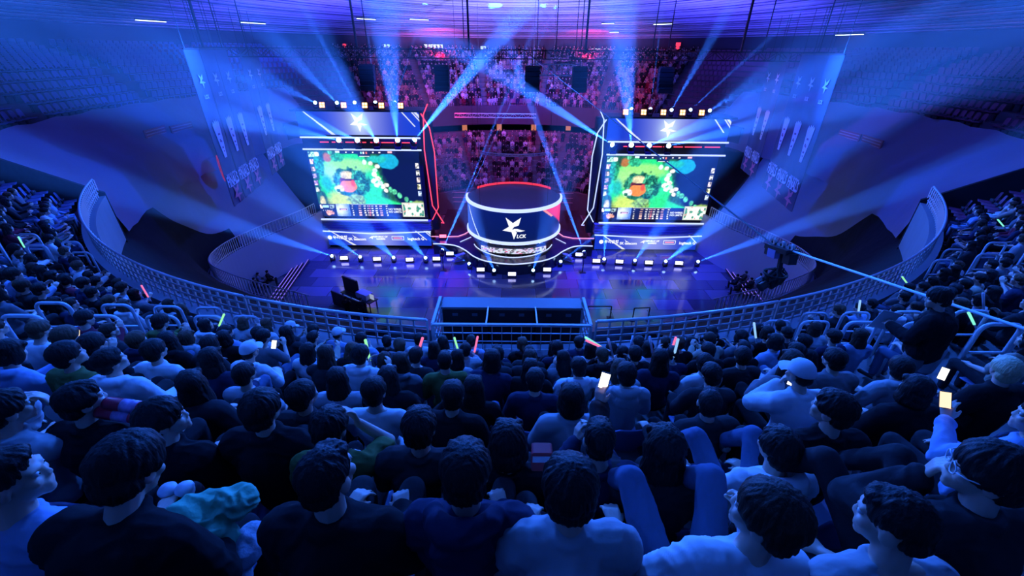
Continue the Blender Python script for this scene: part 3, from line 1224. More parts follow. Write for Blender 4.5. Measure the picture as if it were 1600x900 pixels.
# low back wall panels behind the stage, dark red in the photo's light
mb = MB()
mb.box((0, 46.2, 1.1), (27, .3, 2.2))
structure('wall_stage_back', mb, M_fas, label='low wall in front of the far lower stand')
for i, z in enumerate((1.2, 1.7, 2.3)):
    q = MB()
    q.bar((-13, 45.98, z), (13, 45.98, z), .06)
    tag(q.build('barrier_rail', mat('red_grey_rail', (.6, .5, .5), .4)), '%s long rail on the low wall behind the drum' % ('lowest', 'middle', 'topmost')[i], 'railing', 'rails behind the drum')
# ------------------------------------------------------------------ moving-head lamps with their beams, blinders, added wash lights
M_haze = bpy.data.materials.new('stage_haze')
M_haze.use_nodes = True
_nt = M_haze.node_tree
_nt.nodes.clear()
_o = _nt.nodes.new('ShaderNodeOutputMaterial')
_v = _nt.nodes.new('ShaderNodeVolumeScatter')
_v.inputs['Color'].default_value = (1, 1, 1, 1)
_v.inputs['Density'].default_value = .008
_v.inputs['Anisotropy'].default_value = .1
_nt.links.new(_v.outputs[0], _o.inputs['Volume'])
E_lens = emat('blue_white_lens', (.35, .6, 1.0), 9)
E_blind = emat('white_blinder_leds', (.55, .55, 1.0), 5)
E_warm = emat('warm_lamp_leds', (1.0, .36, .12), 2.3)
M_lamp = mat('black_lamp_housing', (.02, .02, .022), .4)
BEAM_BLUE = (.022, .145, 1.0)


def hit_shell(p, d):
    """distance along d to the arena shell"""
    t = 1.0
    while t < 90:
        q = p + d * t
        s, a = bowl_s(q.x, q.y)
        q_ = math.hypot(q.x / A2, (q.y - 31) / B2)
        if q_ > .99 or q.z < .05 or (s > 0 and q.z < zprof(min(1, s)) + .3 and q.z > 8) or q.z > ceil_z(q_) - .25:
            return t - .3
        t += .4
    return 60


def spot(parent, d, full, energy, col, blend=.35, size=.05, off=.0, name='lamp'):
    l = bpy.data.lights.new(name, 'SPOT')
    l.energy = energy
    l.color = col
    l.spot_size = math.radians(full)
    l.spot_blend = blend
    l.shadow_soft_size = size
    o = bpy.data.objects.new(name, l)
    COL.objects.link(o)
    o.parent = parent
    d = Vector(d).normalized()
    o.location = d * off
    o.rotation_euler = d.to_track_quat('-Z', 'Y').to_euler()
    return o


def moving_head(p, target, full, energy, label, group, col=BEAM_BLUE, up=1, scale=1.0, length=None):
    p = Vector(p)
    root = empty('moving_head_lamp', p, label, 'stage lamp', group)
    d = (Vector(target) - p).normalized()
    q = d.to_track_quat('Z', 'Y')
    R = q.to_matrix()
    s = scale
    b = MB()
    b.box((0, 0, -up * .42 * s), (.36 * s, .30 * s, .14 * s))
    local(root, 'base', b, M_lamp)
    b = MB()
    for sx in (-1, 1):
        b.box((sx * .2 * s, 0, -up * .18 * s), (.05 * s, .14 * s, .40 * s))
    b.box((0, 0, -up * .36 * s), (.44 * s, .14 * s, .05 * s))
    local(root, 'yoke', b, M_lamp)
    b = MB()
    b.revolve([(0, -.24 * s), (.10 * s, -.22 * s), (.15 * s, -.05 * s), (.15 * s, .1 * s), (.13 * s, .13 * s)], 14, (0, 0, 0), rot=R)
    local(root, 'head', b, M_lamp, True)
    b = MB()
    b.revolve([(.145 * s, .11 * s), (.13 * s, .16 * s), (.08 * s, .20 * s), (0, .215 * s)], 14, (0, 0, 0), rot=R)
    local(root, 'lens', b, E_lens, True)
    L = length or hit_shell(p, d)
    half = math.radians(full / 2)
    r0 = .10 * s
    b = MB()
    z0 = .24 * s
    b.revolve([(0, z0), (r0, z0), (r0 + (L - z0) * math.tan(half) * .97, L), (0, L)], 28, rot=R)
    hz = b.build('haze', M_haze, None, True, loc=p)
    tag(hz, 'haze lit blue by the ' + label, 'haze', None, 'stuff')
    # the lamp sits far enough behind the lens that its cone leaves through it
    spot(root, d, full, energy, col, .5, .04, z0 + .02)
    return root


GT_ = 'small lamps along the tower tops'
GB = 'lamps in the bay between the two screens'
K = 24.0
# --- tower tops: thin beams
tops = [
    # px,  toward px at depth Y, full angle, power
    (TLD, (493, 163), (300, 68), 12, 2.4, 17000, 'first lamp from the outer end atop the desk-side tower, thin beam'),
    (TLD, (527, 163), (452, 88), 20, 2.4, 26000, 'second lamp from the outer end atop the desk-side tower, thin beam'),
    (TLD, (555, 164), (512, 82), 30, 2.4, 26000, 'third lamp atop the desk-side tower, thin beam leaning outwards'),
    (TLD, (587, 165), (577, 70), 34, 2.2, 24000, 'fourth lamp atop the desk-side tower, thin beam straight up'),
    (TLD, (617, 165), (633, 108), 40, 2.0, 24000, 'innermost lamp atop the desk-side tower, thin beam leaning in'),
    (TRD, (987, 172), (963, 55), 34, 2.6, 28000, 'innermost lamp atop the cable-side tower, thin beam leaning in'),
    (TRD, (1016, 173), (1028, 72), 36, 2.2, 24000, 'second lamp from the inner end atop the cable-side tower, thin upright beam'),
    (TRD, (1049, 173), (1118, 50), 24, 2.6, 28000, 'middle lamp atop the cable-side tower, thin beam leaning out'),
    (TRD, (1078, 173), (1142, 114), 32, 2.2, 24000, 'fourth lamp from the inner end atop the cable-side tower, thin slanting beam'),
    (TRD, (1109, 173), (1275, 72), 12, 2.4, 17000, 'outermost lamp atop the cable-side tower, thin low slanting beam'),
]
for T, px, tg, Yt, fa, en, lb in tops:
    p = at_y(*px, T['Y'] + .3)
    p.z = T['top'] + .13 + .49 * .9
    moving_head(p, at_y(*tg, Yt), fa, en * K, lb, GT_, scale=.9)
bays = [
    (TLD, (531, 224), (120, 133), 12, 4.4, 34000, 'outermost lamp in the bay of the desk-side tower, long low beam'),
    (TLD, (560, 225), (230, 82), 13, 4.4, 38000, 'second lamp in the bay of the desk-side tower, wide rising beam'),
    (TLD, (589, 226), (540, 150), 22, 5.0, 26000, 'middle lamp in the bay of the desk-side tower, short beam towards the audience'),
    (TLD, (622, 226), (600, 30), 22, 6.0, 42000, 'fourth lamp in the bay of the desk-side tower, wide upright beam'),
    (TLD, (647, 226), (752, 92), 31, 6.5, 110000, 'innermost lamp in the bay of the desk-side tower, bright beam towards the drum'),
    (TRD, (958, 231), (845, 155), 31, 5.6, 90000, 'innermost lamp in the bay of the cable-side tower, beam crossing behind the drum'),
    (TRD, (986, 232), (970, 30), 22, 6.0, 46000, 'second lamp in the bay of the cable-side tower, wide upright beam'),
    (TRD, (1013, 232), (1420, 65), 13, 4.4, 48000, 'third lamp in the bay of the cable-side tower, wide beam rising outwards'),
    (TRD, (1043, 233), (1600, 95), 12, 4.4, 42000, 'outermost lamp in the bay of the cable-side tower, long flat beam outwards'),
]
for T, px, tg, Yt, fa, en, lb in bays:
    p = at_y(*px, T['Y'] - .28)
    p.z = T['trim2'] + .06 + .66
    moving_head(p, at_y(*tg, Yt), fa, en * K, lb, GB, scale=1.35)
# --- floor lamps
GF = 'lamps on the arena floor in front of the stage'
floors = [
    ((519, 400), (330, 340), 18, 3.6, 30000, 'floor lamp at the outer end before the desk-side tower, long low beam'),
    ((563, 401.5), (495, 355), 22, 3.4, 26000, 'second floor lamp before the desk-side tower, beam leaning outwards'),
    ((615, 402.5), (592, 380), 24, 3.6, 24000, 'third floor lamp before the desk-side tower, short beam'),
    ((665, 403), (636, 370), 24, 4.0, 28000, 'fourth floor lamp before the desk-side tower, short wide beam'),
    ((690.5, 392), (738, 285), 36, 4.4, 90000, 'lamp beside the inner foot of the desk-side tower, beam up past the drum'),
    ((734, 412.5), (704, 394), 30, 3.0, 16000, 'stage-front lamp beside the deck steps on the desk side, low thin beam'),
    ((772, 422.5), (765, 406), 26, 3.2, 14000, 'stage-front lamp before the drum on the desk side, short beam'),
    ((833, 422.5), (838, 406), 26, 3.2, 14000, 'stage-front lamp before the drum on the cable side, short beam'),
    ((875.5, 409), (897, 393), 30, 3.0, 16000, 'stage-front lamp beside the deck steps on the cable side, low thin beam'),
    ((913, 395), (872, 285), 36, 4.4, 90000, 'lamp beside the inner foot of the cable-side tower, beam up past the drum'),
    ((944, 405.5), (945.5, 370), 30, 4.5, 32000, 'first floor lamp before the cable-side tower, upright beam'),
    ((992, 407), (1012, 380), 26, 3.6, 24000, 'second floor lamp before the cable-side tower, short slanting beam'),
    ((1040, 408.5), (1098, 365), 24, 4.5, 40000, 'third floor lamp before the cable-side tower, wide slanting beam'),
    ((1090, 409), (1420, 290), 17, 3.8, 32000, 'outermost floor lamp before the cable-side tower, bright low beam'),
]
for px, tg, Yt, fa, en, lb in floors:
    tall = 'inner foot' in lb
    p = at_z(*px, 1.75 if tall else .45)
    lamp = moving_head(p, at_y(*tg, Yt), fa, en * K * 1.1, lb, GF, scale=.9)
    if tall:      # these two stand on poles
        b = MB()
        b.bar((0, 0, -p.z), (0, 0, -.42), .06)
        b.box((0, 0, -p.z + .02), (.5, .5, .04))
        local(lamp, 'pole', b, M_lamp)


def blinder(p, w, h, m, label, group, name='blinder_lamp', stand=.28, cells=(4, 2)):
    p = Vector(p)
    root = empty(name, p, label, 'stage lamp', group)
    aim = (CAM - p)
    aim = Vector((aim.x * .3, aim.y, 0)).normalized()
    q = (aim + Vector((0, 0, .35))).normalized().to_track_quat('Z', 'Y').to_matrix()
    b = MB()
    b.box(q @ Vector((0, 0, -.05)), (w + .06, h + .06, .12), q)
    local(root, 'housing', b, M_lamp)
    b = MB()
    for i in range(cells[0]):
        for j in range(cells[1]):
            cxx, cyy = (i + .5) / cells[0] - .5, (j + .5) / cells[1] - .5
            b.box(q @ Vector((cxx * w, cyy * h, .02)), (w / cells[0] * .93, h / cells[1] * .93, .04), q)
    local(root, 'led_cells_grille', b, m)
    if name == 'warm_lamp':  # white cores over orange cells paint the lamp's bright centre and halo
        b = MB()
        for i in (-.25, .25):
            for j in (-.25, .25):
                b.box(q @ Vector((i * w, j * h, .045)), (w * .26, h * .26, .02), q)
        local(root, 'glow_core_grille', b, emat('warm_white_core', (1.0, .72, .45), 6))
    b = MB()
    for sx in (-1, 1):
        b.box((sx * (w / 2 + .05), 0, -.0), (.03, .1, stand * 1.6))
    b.box((0, 0, -stand * .8), (w + .14, .24, .04))
    local(root, 'bracket', b, M_lamp)
    return root


GW = 'white blinders on the arena floor'
bl = [((537.5, 403), 'outermost white blinder before the desk-side tower'), ((589, 404.5), 'second white blinder before the desk-side tower'),
      ((640, 405.5), 'third white blinder before the desk-side tower'), ((682, 404), 'white blinder just off the inner foot of the desk-side tower'),
      ((703, 396), 'white blinder at the corner of the deck steps, desk side'), ((751, 421), 'white blinder at the stage front between two lamps, desk side'),
      ((800, 428), 'white blinder in the middle of the stage front below the star emblem'), ((855, 421), 'white blinder at the stage front between two lamps, cable side'),
      ((905, 397.5), 'white blinder at the corner of the deck steps, cable side'), ((932, 407.5), 'first white blinder before the cable-side tower'),
      ((968, 408.5), 'second white blinder before the cable-side tower'), ((1014, 410), 'third white blinder before the cable-side tower'), ((1061, 411), 'outermost white blinder before the cable-side tower')]
for px, lb in bl:
    blinder(at_z(*px, .3), .62, .28, E_blind, lb, GW)
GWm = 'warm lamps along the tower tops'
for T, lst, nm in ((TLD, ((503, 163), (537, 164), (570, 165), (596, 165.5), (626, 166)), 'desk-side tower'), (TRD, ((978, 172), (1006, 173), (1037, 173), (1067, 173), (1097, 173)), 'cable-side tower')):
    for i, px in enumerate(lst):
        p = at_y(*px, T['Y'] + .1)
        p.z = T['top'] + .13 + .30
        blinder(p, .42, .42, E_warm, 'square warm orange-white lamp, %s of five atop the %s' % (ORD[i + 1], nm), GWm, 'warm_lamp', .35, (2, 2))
# red lamps at the back of the deck
for px, lb in (((692, 369), 'red glowing lamp at the back of the deck beside the desk-side tower'),):
    p = at_z(*px, 1.3)
    blinder(p, .6, .28, emat('red_lamp_leds', (1, .12, .2), 4), lb, None, 'red_lamp', .28)

# --- added wash lights, no fixtures built: they colour the stands, floor and ceiling
def wash(p, t, full, energy, col, size=.25, blend=.6):
    l = bpy.data.lights.new('added_wash_light', 'SPOT')
    l.energy, l.color = energy, col
    l.spot_size, l.spot_blend, l.shadow_soft_size = math.radians(full), blend, size
    o = bpy.data.objects.new('added_wash_light', l)
    COL.objects.link(o)
    o.location = p
    o.rotation_euler = (Vector(t) - Vector(p)).to_track_quat('-Z', 'Y').to_euler()
    return o


BLUE = (.02, .15, 1.0)
VIO = (.06, .055, 1.0)
RED = (1.0, .02, .10)
for x in (-14, -5, 5, 14):     # added above the stage, onto the near block
    wash((x, 30, 16.3), (x * .8, 5, 11), 70, 15000, BLUE)
for x in (-9, 0, 9):           # over the near block
    wash((x, 9, 18.2), (x * 1.1, 2.5, 12), 110, 3000, BLUE)
for sx in (-1, 1):             # side covers and side rows
    wash((sx * 4, 30, 16), (sx * 22, 27, 6), 70, 7500, (.006, .055, 1.0))
    wash((sx * 6, 22, 16.3), (sx * 17, 12, 12), 60, 8000, (.018, .14, 1.0))
wash((8, 30, 16.2), (30, 33, 13), 40, 700, (1.0, .1, .2))
for x in (-9, 9):              # arena floor
    wash((x, 33, 16.0), (x * 1.1, 33, 0), 62, 42000, (.012, .012, 1.0))
wash((0, 26, 16.2), (0, 27, 0), 75, 12000, (.008, .035, 1.0))
for x in (-7, 7):              # far stands in red and violet
    wash((x, 40, 15.8), (x * 1.3, 60, 10), 75, 4600, RED)
    wash((x, 38, 15.8), (x * 1.0, 52, 5), 70, 3600, (.8, .03, .3))
wash((0, 40, 15.8), (0, 56, 8), 90, 4800, (.04, .08, 1.0))
for x in (-3.8, 3.8):
    wash((x * 1.4, 43, 12), (x * 1.5, 41, 0), 60, 2500, RED)
for x, y in ((-13, 40), (13, 40), (-12, 21), (12, 21)):   # uplights on the ceiling
    wash((x, y, 14.2), (x * 1.25, 31 + (y - 31) * 1.25, 20), 125, 13000, VIO)
wash((0, 46, 14.5), (0, 58, 19), 130, 9000, VIO)
wash((0, 36, 14), (0, 44, 20), 100, 30000, (.25, .24, 1.0))
for x in (-9, 9):              # red uplight under the far edge of the ceiling
    wash((x, 60, 15.6), (x * 1.2, 66, 18.5), 120, 900, RED)
for x in (-1.6, 0.1, 1.8):     # added light under the drum to brighten the players
    wash((x, 33.0, 2.5), (x * 1.1, 33.9, 1.5), 90, 160, (.75, .8, 1.0), .1)
# ------------------------------------------------------------------ hung banners, trusses, ceiling lamps, cable camera, floor pieces
M_bcloth = mat('navy_banner_cloth', (.05, .06, .13), .75, vary=(.8, .3))
M_bprint = mat('white_banner_print', (.72, .70, .80), .7)
M_bpink = mat('pink_banner_print', (.60, .16, .28), .7)


def banner(y0, y1, sd, label, dim=False):
    """cloth hanging along the side of the floor, facing the middle"""
    x = -sd * 16.1
    xo = lambda y: x - sd * .19 * (y - 23.5)
    ym = (y0 + y1) / 2
    zt, zb = 15.95, 8.0
    w = y1 - y0
    root = empty('hanging_banner', (xo(ym), ym, zb), label, 'banner', 'banners along the sides of the floor')
    n = Vector((sd * 1.0, .19, 0)).normalized()
    t = Vector((n.y, -n.x, 0)) * (-1 if sd > 0 else 1)
    t = Vector((-n.y, n.x, 0)) if sd > 0 else Vector((n.y, -n.x, 0))
    # reading direction for someone looking from the middle: n x-axis so that t x z = n
    ux = Vector((0, 0, 1)).cross(n)
    c = Vector((xo(ym), ym, 0))
    m = MB()
    vs, fs = [], []
    NU, NV = 8, 16
    for l in (0, 1):
        for j in range(NV + 1):
            for i in range(NU + 1):
                u, v = i / NU - .5, j / NV
                off = .02 * math.sin(u * 9) * (1 - v) - .03 * l
                vs.append(c + ux * (u * w * .97) + n * off + Vector((0, 0, zb + (zt - zb) * v)))
    N = (NU + 1) * (NV + 1)
    for j in range(NV):
        for i in range(NU):
            a = j * (NU + 1) + i
            fs += [(a, a + 1, a + NU + 2, a + NU + 1), (N + a + NU + 1, N + a + NU + 2, N + a + 1, N + a)]
    m.add(vs, fs)
    m.build('cloth', M_bcloth, root, True)
    q = MB()
    q.tube([c + ux * (-w / 2) + Vector((0, 0, zt + .03)), c + ux * (w / 2) + Vector((0, 0, zt + .03))], .04, 8)
    q.build('top_bar', M_dsteel, root)
    for k in (-.4, .4):
        q = MB()
        q.bar(c + ux * (w * k) + Vector((0, 0, zt)), c + ux * (w * k) + Vector((0, 0, 18.2)), .02)
        q.build('hanging_wire', M_dsteel, root)
    o = c + n * .035
    q = MB()
    q.prism(star_poly(w * .20, 0, 14.5), o, ux, (0, 0, 1), .01)
    t_ = text_mb('LCK', w * .15, o + Vector((0, 0, 13.75)), ux, (0, 0, 1), bold=.01)
    q.add(t_.v, t_.f)
    q.build('star_mark_lettering', M_bprint, root)
    # tall cup printed in the middle
    q = MB()
    h = 1.55
    zc = 11.6
    poly = [(-.10, -h * .62), (.10, -h * .62), (.13, -h * .40), (.22, .1), (.27, h * .55), (.20, h * .62), (.16, h * .52), (.09, h * .66), (.02, h * .56), (-.06, h * .66), (-.13, h * .52), (-.20, h * .62), (-.27, h * .5), (-.21, .1), (-.13, -h * .40)]
    q.prism([(a * w / 1.15, b) for a, b in poly], o + Vector((0, 0, zc)), ux, (0, 0, 1), .008)
    cup = q.build('trophy_print', M_bprint, root)
    q = MB()
    for dx, dz, a, b in ((0, .28, .16, .10), (-.05, -.05, .08, .16), (.07, -.1, .05, .12), (0, -.42, .12, .10), (.02, -.62, .08, .06)):
        q.prism([(-a / 2 * w, -b / 2), (a / 2 * w, -b / 2), (a / 2.6 * w, b / 2), (-a / 2.6 * w, b / 2)], o + n * .01 + ux * dx + Vector((0, 0, zc + dz)), ux, (0, 0, 1), .004)
    q.build('trophy_detail_print', mat('violet_banner_print', (.22, .10, .22), .7), cup)  # dark details of the printed cup
    q = MB()
    t_ = text_mb('FINALS', w * .29, o + Vector((0, 0, 9.35)), ux, (0, 0, 1), bold=.012)
    t_.v = [tuple(o + Vector((0, 0, 9.35)) + (Vector(v) - o - Vector((0, 0, 9.35))) * 1.0 + Vector((0, 0, (v[2] - 9.35) * .55))) for v in t_.v]
    q.add(t_.v, t_.f)
    t_ = text_mb('2019 LCK SPRING', w * .095, o + Vector((0, 0, 9.72)), ux, (0, 0, 1), bold=.004)
    q.add(t_.v, t_.f)
    q.bar(o + ux * (-w * .36) + Vector((0, 0, 9.08)), o + ux * (w * .36) + Vector((0, 0, 9.08)), .02)
    q.build('lettering', M_bprint, root)
    q = MB()
    q.prism(star_poly(w * .33, w * .05, 8.55), o, ux, (0, 0, 1), .008)
    q.build('star_print', M_bpink, root)


bw_ = 1.75
for sd, side in ((1, 'desk side'), (-1, 'cable side')):
    for i in range(3):
        banner(23.5 + bw_ * i, 23.5 + bw_ * (i + 1), sd, '%s of three adjoining navy banners with white cups, counted from the audience, %s' % (ORD[i + 1], side))
    for i in range(2):
        banner(30.6 + bw_ * i, 30.6 + bw_ * (i + 1), sd, '%s navy banner half hidden by the screen tower, %s' % (('outer', 'inner')[i], side))

# ---- box trusses
M_truss = mat('aluminium_truss', (.55, .56, .6), .35, .6)


def box_truss(pts, sz, name, label, m, step=None, group=None, cat='truss'):
    mid = Vector(pts[len(pts) // 2])
    root = empty(name, mid, label, cat, group)
    ch, lc = MB(), MB()
    P = [Vector(p) for p in pts]
    up = Vector((0, 0, sz))
    Q = list(P)
    for i in range(len(P)):
        a = Q[max(0, i - 1)]
        b = Q[min(len(Q) - 1, i + 1)]
        t = (b - a).normalized()
        s = Vector((-t.y, t.x, 0)).normalized() * sz
        P[i] = (P[i], P[i] + s, P[i] + up, P[i] + s + up)
    for k in range(4):
        ch.tube([p[k] for p in P], .035, 6)
    for i in range(len(P) - 1):
        for a, b in ((0, 2), (1, 3), (0, 1), (2, 3)):
            if i % 2:
                a, b = b, a
            lc.bar(P[i][a], P[i + 1][b], .03)
        lc.bar(P[i][0], P[i][2], .03)
        lc.bar(P[i][1], P[i][3], .03)
    ch.build('chords', m, root)
    lc.build('lattice', m, root)
    return root


def straight(a, b, n):
    a, b = Vector(a), Vector(b)
    return [a.lerp(b, i / n) for i in range(n + 1)]


M_dtruss = mat('black_truss', (.03, .03, .035), .4, .4)
root = box_truss(straight((-20.5, 31, 15.55), (20.5, 31, 15.55), 60), .5, 'lighting_truss', 'long black truss hung across the arena just below the ceiling', M_dtruss)
for i, x in enumerate((-20, -18.8, -17.2, -10.1, -9.4, -3.2, -2.9, 2.7, 4.3, 4.6, 8.9, 9.9, 14.6, 16, 19.6)):
    q = MB()
    q.bar((x, 31.2, 16.0), (x, 31.2, ceil_z(.3) + .4), .05 if i % 3 else .12)
    q.build('hoist_chain', M_dtruss, root)
root = box_truss(straight((1.2, 33.5, 14.5), (4.7, 33.5, 14.5), 8), .7, 'lighting_truss', 'short blue-lit truss hung below the long black truss over the drum', M_truss)
for x in (1.6, 4.3):
    q = MB()
    q.bar((x, 33.8, 15.1), (x, 33.8, 20.6), .04)
    q.build('hoist_chain', M_dtruss, root)
root = box_truss(straight((-6.0, 46, 10.05), (2.3, 46, 10.05), 18), .36, 'lighting_truss', 'slim pink-lit truss before the far stands above the drum', M_truss)
for x in (-5.6, 1.9):
    q = MB()
    q.bar((x, 46.2, 10.4), (x, 46.2, 20.0), .03)
    q.build('hoist_chain', M_dtruss, root)
pts = [Vector((.2 + 3.9 * math.cos(a), 43 + 2.6 * math.sin(a), 7.4)) for a in [PI * (1.08 + .84 * i / 16) for i in range(17)]]
root = box_truss(pts, .18, 'curved_truss', 'thin curved truss before the far lower stand, above the drum', M_truss)
for p in (pts[2], pts[14]):
    q = MB()
    q.bar(p, p + Vector((0, 0, 12)), .02)
    q.build('hanging_wire', M_dtruss, root)


# ---- loudspeaker clusters and dark lamps under the long truss
def array(x, y, z, label):
    root = empty('hanging_loudspeaker', (x, y, z), label, 'loudspeaker', 'loudspeaker clusters under the long truss')
    for i in range(5):
        m = MB()
        R = Matrix.Rotation(math.radians(4 + 7 * i), 3, 'X')
        m.box((0, -.05 - .05 * i * i * .3, -.28 * i), (.95, .55, .26), R)
        cab = local(root, 'cabinet', m, M_black)
        g_ = MB()
        g_.box((0, -.33 - .05 * i * i * .3, -.28 * i - .01), (.88, .03, .22), R)
        local(cab, 'grille', g_, mat('dark_grille', (.02, .02, .024), .8))
    m = MB()
    m.bar((0, 0, .1), (0, 0, 1.0), .05)
    m.box((0, 0, .15), (.9, .3, .06))
    local(root, 'bumper', m, M_dtruss)


for i, (px, py) in enumerate(((572, 97), (690, 102), (832, 103), (906, 107), (1041, 110))):
    p = at_y(px, py, 31.2)
    array(p.x, 31.2, 15.4 - .4, '%s dark loudspeaker cluster under the long truss, counted from the desk side' % ORD[i + 1])


# ---- lamps on the ceiling
def on_ceiling(px, py):
    d = ray(px, py)
    t = 5.0
    while t < 80:
        p = CAM + d * t
        q = math.hypot(p.x / A2, (p.y - 31) / B2)
        if q < 1 and p.z > ceil_z(q) - .32:
            return p, q
        t += .05
    return None, None


E_tube = emat('white_tube_light', (.65, .8, 1.0), 4)
for i, (px, py, L) in enumerate(((235, 29, 2.6), (395, 33, 2.6), (572, 27, 2.2), (655, 28, 2.2), (950, 34, 1.5), (960, 48, 1.2), (1036, 35, 2.2), (1328, 51, 2.6))):
    p, q = on_ceiling(px, py)
    if p is None:
        continue
    a = math.atan2((p.y - 31) / B2, p.x / A2)
    t = Vector((-A2 * math.sin(a), B2 * math.cos(a), 0)).normalized()
    root = empty('ceiling_tube_light', p, '%s bright tube light on the ceiling, counted from the desk side' % ORD[i + 1], 'ceiling light', 'tube lights on the ceiling')
    root.location.z -= .10
    b = MB()
    b.bar(-t * L / 2, t * L / 2, .16, .08)
    local(root, 'housing', b, M_dsteel)
    b = MB()
    b.bar(-t * (L / 2 - .05) - Vector((0, 0, .06)), t * (L / 2 - .05) - Vector((0, 0, .06)), .11, .06)
    local(root, 'tube', b, E_tube)


# ---- things on the far and side walls
def on_wall(px, py):
    d = ray(px, py)
    t = 5.0
    while t < 90:
        p = CAM + d * t
        if math.hypot(p.x / A2, (p.y - 31) / B2) > .992:
            return p
        t += .05


for i, (px, py, w, h, c, lb) in enumerate(((604, 74, .8, .7, (.5, .7, 1.0), 'small lit blue window high on the far wall, nearest the desk-side tower'), (677, 74, 2.6, .7, (.8, .85, 1.0), 'wide lit white window high on the far wall, desk side of the middle'),
                                            (755, 76, .8, .6, (.5, .6, 1.0), 'small lit window high on the far wall behind the long truss'), (938, 80, 2.6, .6, (.85, .85, 1.0), 'wide lit white window high on the far wall, cable side of the middle'),
                                            (1060, 73, .7, .9, (1.0, .05, .12), 'small red lit sign high on the far wall'), (538, 75, .5, .9, (1.0, .05, .12), 'narrow red lit sign high on the far wall, desk side'))):
    p = on_wall(px, py)
    a = math.atan2((p.y - 31) / B2, p.x / A2)
    nrm = Vector((-math.cos(a) / A2, -math.sin(a) / B2, 0)).normalized()
    t = Vector((0, 0, 1)).cross(nrm)
    root = empty('lit_sign_box', p + nrm * .1, lb, 'lit panel')
    R = Matrix((t, -nrm, Vector((0, 0, 1)))).transposed()
    b = MB()
    b.box((0, 0, 0), (w + .12, .1, h + .12), R)
    local(root, 'frame', b, M_dsteel)
    b = MB()
    n = max(1, int(w / .4))
    for k in range(n):
        b.box(nrm * .06 + t * ((k + .5) / n - .5) * w, (w / n * .86, .03, h), R)
    local(root, 'pane', b, emat('lit_panel_%d' % i, c, 1.2))
for i, px in enumerate((726, 780, 834, 888)):
    p = at_y(px, 197, 55.0)
    root = empty('orange_light_box', p, '%s glowing orange panel above the far lower stand, counted from the desk side' % ORD[i + 1], 'lit panel', 'orange panels above the far lower stand')
    b = MB()
    b.box((0, 0, 0), (.72, .08, 1.1))
    local(root, 'frame', b, M_dsteel)
    b = MB()
    b.box((0, -.05, 0), (.6, .03, 1.0))
    local(root, 'pane', b, emat('orange_panel', (1.0, .32, .16), .55))
# boards laid on the dark side stands, round red sign
for px, py, sd, lb in ((243, 207, -1, 'small flat board on the dark side stand, desk side'), (284, 200, -1, 'larger reddish board on the dark side stand beside the banners'), (1327, 212, 1, 'striped board on the dim red rows beside the cable-side banners'), (1362, 222, 1, 'pale narrow board below the dim red rows, cable side')):
    r_ = on_stand(px, py, .9)
    if r_ is None:
        continue
    p, s, a = r_
    root = empty('board', p, lb, 'board')
    inw = (bowl(0, a) - bowl(1, a)).normalized()
    t = Vector((-inw.y, inw.x, 0))
    R = Matrix((t, inw, Vector((0, 0, 1)))).transposed()
    b = MB()
    b.box((0, 0, 0), (2.2, .08, .55), R)
    local(root, 'panel', b, mat('reddish_board', (.4, .16, .2), .6))
    b = MB()
    for k in range(3):
        b.box(inw * .05 + Vector((0, 0, -.16 + .16 * k)), (2.0, .02, .05), R)
    local(root, 'stripes', b, mat('pale_board_stripe', (.6, .4, .45), .6))
    for k in (-.9, .9):
        b = MB()
        b.bar(t * k - inw * .04 - Vector((0, 0, .9)), t * k - inw * .04, .05)
        local(root, 'post', b, M_dsteel)
p = at_y(346, 263, 29.5)
root = empty('round_red_sign', p, 'round sign with dim red lit rings, hanging in the dark beside the desk-side banners', 'sign')
R = Matrix.Rotation(math.radians(-50), 3, 'Z')
b = MB()
b.revolve([(0, -.03), (.92, -.03), (.92, .03), (0, .03)], 36, rot=R @ Matrix.Rotation(PI / 2, 3, 'X'))
local(root, 'disc', b, mat('dark_red_disc', (.10, .01, .02), .6))
b = MB()
b.revolve([(.68, .035), (.88, .035), (.88, .05), (.68, .05), (.68, .035)], 36, rot=R @ Matrix.Rotation(PI / 2, 3, 'X'))
b.revolve([(.18, .035), (.32, .035), (.32, .05), (.18, .05), (.18, .035)], 36, rot=R @ Matrix.Rotation(PI / 2, 3, 'X') @ Matrix.Diagonal((1, 2.0, 1)))
local(root, 'ring', b, emat('red_sign_tube', (1.0, .04, .07), .28))
b = MB()
b.bar((0, 0, .9), (0, 0, 8.0), .02)
local(root, 'hanging_wire', b, M_dsteel)

# ---- the cable camera over the audience and its two ropes
pc = CAM + ray(1222, 398) * 8.0
root = empty('cable_camera', pc, 'dark camera rig riding on the pale blue cable above the audience', 'camera')
tgt1 = Vector((1.2, 31.2, 15.6))
near_dir = (CAM + ray(1600, 533) * 4.6 - (CAM + ray(1240, 404) * 8.0)).normalized()
d1 = (tgt1 - pc).normalized()
q = near_dir.to_track_quat('Y', 'Z')
Rm = q.to_matrix()
X_ = lambda x, y, z: Rm @ Vector((x, y, z))
b = MB()
b.box(X_(0, -.05, .10), (.26, .62, .09), Rm)
local(root, 'carriage', b, M_dsteel)
for yy in (-.30, -.05, .2):
    w_m = MB()
    w_m.revolve([(.03, -.025), (.07, -.03), (.055, 0), (.07, .03), (.03, .025)], 14, X_(0, yy, .18), rot=Rm @ Matrix.Rotation(PI / 2, 3, 'Y'))
    local(root, 'pulley_wheel', w_m, M_steel)
b = MB()
b.box(X_(.02, -.12, .0), (.24, .22, .16), Rm)
local(root, 'battery_box', b, mat('violet_grey_case', (.38, .30, .62), .5))
b = MB()
b.box(X_(0, .22, -.02), (.16, .18, .2), Rm)
b.box(X_(.03, -.33, -.0), (.12, .12, .14), Rm)
